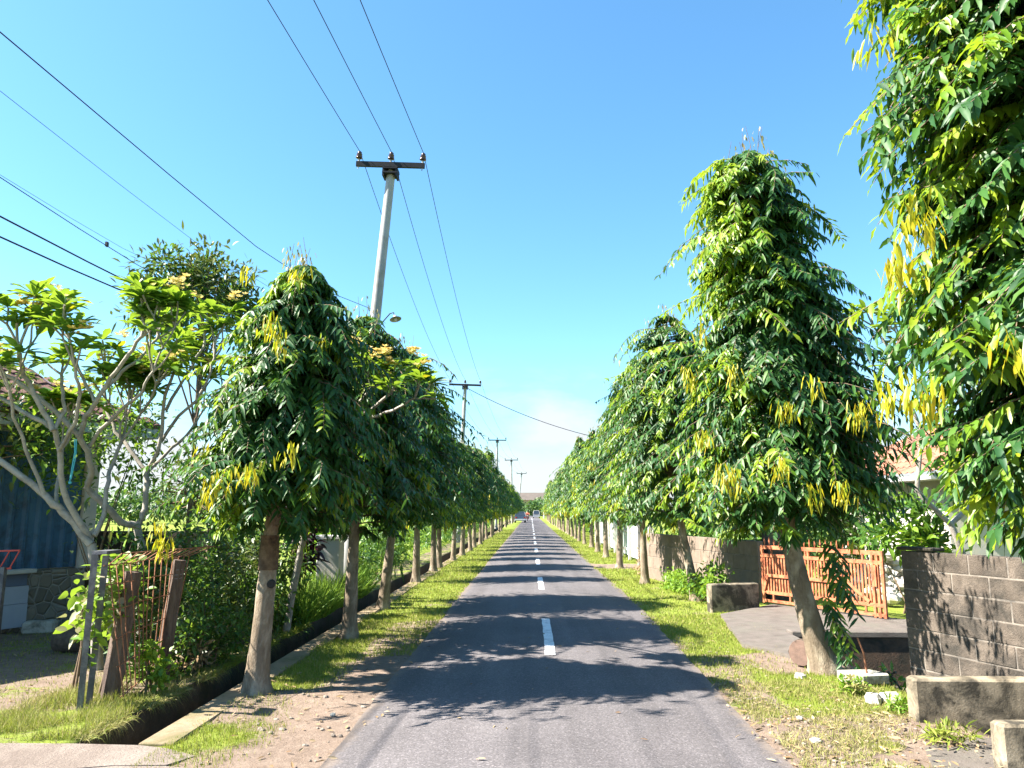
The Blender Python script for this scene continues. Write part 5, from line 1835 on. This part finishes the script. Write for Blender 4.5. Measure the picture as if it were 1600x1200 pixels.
def car(label, loc, rz, body, top, seed, van=False):
    t = thing('parked_car' if not van else 'van', label, 'car' if not van else 'van', loc, rz)
    h = 1.62 if not van else 1.85
    lo = [(-2.0, 0.3), (-2.05, 0.55), (-2.0, 0.92), (-1.0, 0.98), (1.6, 1.02), (2.02, 0.95), (2.05, 0.45), (2.0, 0.3)]
    m = MB()
    m.prism(lo, -0.8, 0.8, 0, 'x')
    m.build('body', body, t)
    m = MB()
    cab = [(-1.05, 0.985), (-0.35, h - 0.06), (1.55, h - 0.06), (1.92, 1.0)] if not van else [(-1.5, 0.985), (-1.1, h - 0.08), (1.9, h - 0.08), (2.0, 1.0)]
    V = []
    for s in (-1, 1):
        for (yy_, zz_) in cab:
            V.append((s * (0.77 if zz_ < 1.1 else 0.62), yy_, zz_))
    m.add(V, [[0, 1, 2, 3], [7, 6, 5, 4], [0, 4, 5, 1], [1, 5, 6, 2], [2, 6, 7, 3]])
    m.build('window', M_GLASS, t)
    m = MB()
    c0, c1 = cab[1][0] - 0.02, cab[2][0] + 0.03
    m.box(-0.65, 0.65, c0, c1, h - 0.065, h, 0, bev=0.03)
    for s in (-1, 1):
        for (p, q) in ((cab[2], cab[3]), (cab[1], cab[0])):
            m.tube([(s * 0.63, p[0], p[1]), (s * 0.78, q[0], q[1])], 0.035, 5)
    m.build('roof', top, t)
    for s in (-1, 1):
        for y in (-1.25, 1.3):
            w_ = MB()
            w_.tube([(s * 0.62, y, 0.31), (s * 0.83, y, 0.31)], [0.31, 0.31], 18, 0)
            wo = w_.build('wheel', M_TYRE, t)
            r_ = MB()
            r_.tube([(s * 0.825, y, 0.31), (s * 0.84, y, 0.31)], [0.19, 0.17], 14, 0)
            ro = r_.build('rim', M_SILV, wo)
    for e, nm, mt in ((-1, 'headlight', M_SILV), (1, 'tail_light', M_LAMPR)):
        for s in (-1, 1):
            m = MB()
            yb = 2.03 * e
            m.box(s * 0.64 - 0.13, s * 0.64 + 0.13, min(yb, yb + 0.03 * e), max(yb, yb + 0.03 * e), 0.68, 0.86)
            m.build(nm, mt, t)
    for y_ in (-2.1, 2.03):
        m = MB()
        m.box(-0.78, 0.78, y_, y_ + 0.08, 0.36, 0.56, 0, bev=0.02)
        m.build('bumper', M_SILV, t)
    return t


car('dark blue car standing half on the left verge far down the road', (-1.6, 117, 0.03), PI + 0.03, M_CARB, M_CARB, 1)
car('grey van with a pale roof, farthest vehicle on the road', (1.35, 190, 0.03), 0.0, M_CARG, M_WHITE, 2, True)
m = MB()
m.box(-0.15, 0.15, -1.2, 1.2, -0.03, 2.1, 0, Matrix.Translation((3.1, 185, 0)), bev=0.03)
tag(m.build('wall_panel', M_WHITE), 'white wall end beside the farthest vehicle', 'wall')

# motorbike and rider
mc = Vector((-0.55, 132, 0.06))
t = thing('motorbike', 'small motorbike ridden down the road beside the dark blue car', 'motorbike', mc)
for y in (-0.6, 0.62):
    m = MB()
    ring = [(0, y + 0.24 * math.cos(a), 0.28 + 0.24 * math.sin(a)) for a in np.linspace(0, 2 * PI, 17)]
    m.tube(ring, 0.045, 6, 0, False)
    m.tube([(-0.05, y, 0.28), (0.05, y, 0.28)], 0.06, 8)
    m.build('wheel', M_TYRE, t)
m = MB()
m.prism([(-0.4, 0.3), (0.35, 0.3), (0.75, 0.62), (0.7, 0.74), (0.0, 0.7), (-0.25, 0.45), (-0.45, 0.95), (-0.55, 0.9)], -0.1, 0.1, 0, 'x')
m.build('body', M_LAMPR, t)
m = MB()
m.prism([(-0.02, 0.71), (0.7, 0.75), (0.68, 0.83), (0.02, 0.8)], -0.12, 0.12, 0, 'x')
m.build('seat', M_TYRE, t)
m = MB()
m.tube([(0, -0.6, 0.28), (0, -0.48, 0.9), (0, -0.45, 1.0)], 0.03, 6)
m.tube([(-0.33, -0.38, 1.02), (0, -0.46, 1.0), (0.33, -0.38, 1.02)], 0.018, 6)
m.build('handlebar', M_ARM, t)
m = MB()
m.tube([(0, -0.62, 0.9), (0, -0.55, 0.9)], [0.08, 0.09], 10)
m.build('headlight', M_SILV, t)


def skin_person(label, loc):
    joints = [((0, 0.3, 0.9), .14), ((0, 0.26, 1.15), .15), ((0, 0.2, 1.36), .15), ((0, 0.18, 1.47), .06), ((0, 0.15, 1.6), .1), ((0, 0.15, 1.72), .085)]
    ed = [(0, 1), (1, 2), (2, 3), (3, 4), (4, 5)]
    for s in (-1, 1):
        i = len(joints)
        joints += [((s * .19, .2, 1.38), .055), ((s * .27, 0.0, 1.18), .045), ((s * .3, -0.33, 1.06), .035), ((s * .31, -0.4, 1.05), .03),
                   ((s * .12, .18, .88), .085), ((s * .2, -0.18, .78), .065), ((s * .19, -0.05, .42), .05), ((s * .19, -0.18, .36), .04)]
        ed += [(2, i), (i, i + 1), (i + 1, i + 2), (i + 2, i + 3), (0, i + 4), (i + 4, i + 5), (i + 5, i + 6), (i + 6, i + 7)]
    me = bpy.data.meshes.new('person')
    me.from_pydata([j[0] for j in joints], ed, [])
    o = bpy.data.objects.new('person', me)
    COL.objects.link(o)
    o.location = loc
    o.modifiers.new('skin', 'SKIN')
    sv = me.skin_vertices[0].data
    for v, (_, r) in zip(sv, joints):
        v.radius = (r, r)
    sv[0].use_root = True
    o.modifiers.new('sub', 'SUBSURF').levels = 1
    me.materials.append(M_SKIN)
    tag(o, label, 'person')
    sh_ = MB()
    sh_.tube([(0, 0.3, 0.86), (0, 0.26, 1.12), (0, 0.2, 1.34), (0, 0.19, 1.43)], [0.19, 0.2, 0.215, 0.1], 12, 0)
    for s in (-1, 1):
        sh_.tube([(s * .15, .2, 1.36), (s * .23, 0.1, 1.28), (s * .27, 0.0, 1.18)], [0.085, 0.08, 0.07], 8)
    sh_.build('shirt', M_SHIRT, o)
    tr_ = MB()
    for s in (-1, 1):
        tr_.tube([(s * .08, .25, .88), (s * .2, -0.18, .79), (s * .195, -0.06, .44)], [0.115, 0.095, 0.075], 8)
    tr_.build('trousers', M_TROU, o)
    hm = MB()
    hm.tube([(0, 0.15, 1.62), (0, 0.15, 1.7), (0, 0.15, 1.78), (0, 0.15, 1.82)], [0.13, 0.145, 0.11, 0.04], 12)
    hm.build('helmet', M_TYRE, o)
    return o


skin_person('person in a red shirt and dark helmet riding the motorbike', tuple(mc))

# ------------------------------------------------------------------ light and sky
SUN_EL, SUN_AZ = R(44), R(-97.5)          # azimuth from +Y towards +X
sd = Vector((math.sin(SUN_AZ) * math.cos(SUN_EL), math.cos(SUN_AZ) * math.cos(SUN_EL), math.sin(SUN_EL)))
sl_ = bpy.data.lights.new('sun', 'SUN')
sl_.energy, sl_.angle, sl_.color = 5.0, R(0.55), (1.0, 0.93, 0.82)
so = bpy.data.objects.new('sun', sl_)
COL.objects.link(so)
so.rotation_euler = (-sd).to_track_quat('-Z', 'Y').to_euler()
so.location = (-30, 0, 30)

w = bpy.data.worlds.new('World')
S.world = w
w.use_nodes = True
nt = w.node_tree
bg = [n for n in nt.nodes if n.type == 'BACKGROUND'][0]
sky = nt.nodes.new('ShaderNodeTexSky')
sky.sky_type = 'NISHITA'
sky.sun_disc = False
sky.sun_elevation, sky.sun_rotation = SUN_EL, SUN_AZ
sky.air_density, sky.dust_density, sky.ozone_density = 1.0, 0.4, 2.0
hs = nt.nodes.new('ShaderNodeHueSaturation')
hs.inputs['Hue'].default_value, hs.inputs['Saturation'].default_value, hs.inputs['Value'].default_value = 0.492, 1.14, 1.0
hz = ramp(nt, [(0.0, (0.58, 0.75, 0.87)), (0.18, (0.85, 0.97, 1.03)), (0.6, (0.94, 1.03, 1.08))])
sq = nt.nodes.new('ShaderNodeTexCoord')
sqz = nt.nodes.new('ShaderNodeSeparateXYZ')
nt.links.new(sq.outputs['Generated'], sqz.inputs[0])
nt.links.new(sqz.outputs['Z'], hz.inputs[0])
nt.links.new(mixc(nt, 1.0, sky.outputs[0], hz.outputs[0], 'MULTIPLY'), hs.inputs['Color'])
tc = nt.nodes.new('ShaderNodeTexCoord')
mp_ = nt.nodes.new('ShaderNodeMapping')
mp_.inputs['Scale'].default_value = (5, 5, 16)
mp_.inputs['Location'].default_value = (1.7, 0.4, 0.2)
nt.links.new(tc.outputs['Generated'], mp_.inputs['Vector'])
cn = noise(nt, 1.0, 7, 0.58, mp_.outputs[0], 0.3)
sp = nt.nodes.new('ShaderNodeSeparateXYZ')
nt.links.new(tc.outputs['Generated'], sp.inputs[0])
el = ramp(nt, [(0.0, 0.34), (0.05, 0.25), (0.12, 0.06), (0.2, -0.0)])
el.color_ramp.elements[3].color = (0, 0, 0, 1)
nt.links.new(sp.outputs['Z'], el.inputs[0])
cr = ramp(nt, [(0.5, 0.0), (0.72, 0.92)])
nt.links.new(math_n(nt, 'ADD', cn, el.outputs[0]), cr.inputs[0])
msk = math_n(nt, 'MULTIPLY', cr.outputs[0], ramp(nt, [(0.1, 1.0), (0.22, 0.0)]).outputs[0])
lim = ramp(nt, [(0.12, 1.0), (0.2, 0.0)])
nt.links.new(sp.outputs['Z'], lim.inputs[0])
msk = math_n(nt, 'MULTIPLY', cr.outputs[0], lim.outputs[0])
CLOUD = (3.0, 3.06, 3.16)
nt.links.new(mixc(nt, msk, hs.outputs[0], CLOUD), bg.inputs['Color'])
bg.inputs['Strength'].default_value = 0.067

vs = S.view_settings
S.display_settings.display_device = 'sRGB'
vs.view_transform, vs.look, vs.gamma, vs.use_curve_mapping = 'Standard', 'None', 1.0, False
vs.exposure = 2.25
S.cycles.max_bounces = 6
S.cycles.transparent_max_bounces = 4
S.cycles.use_denoising = True
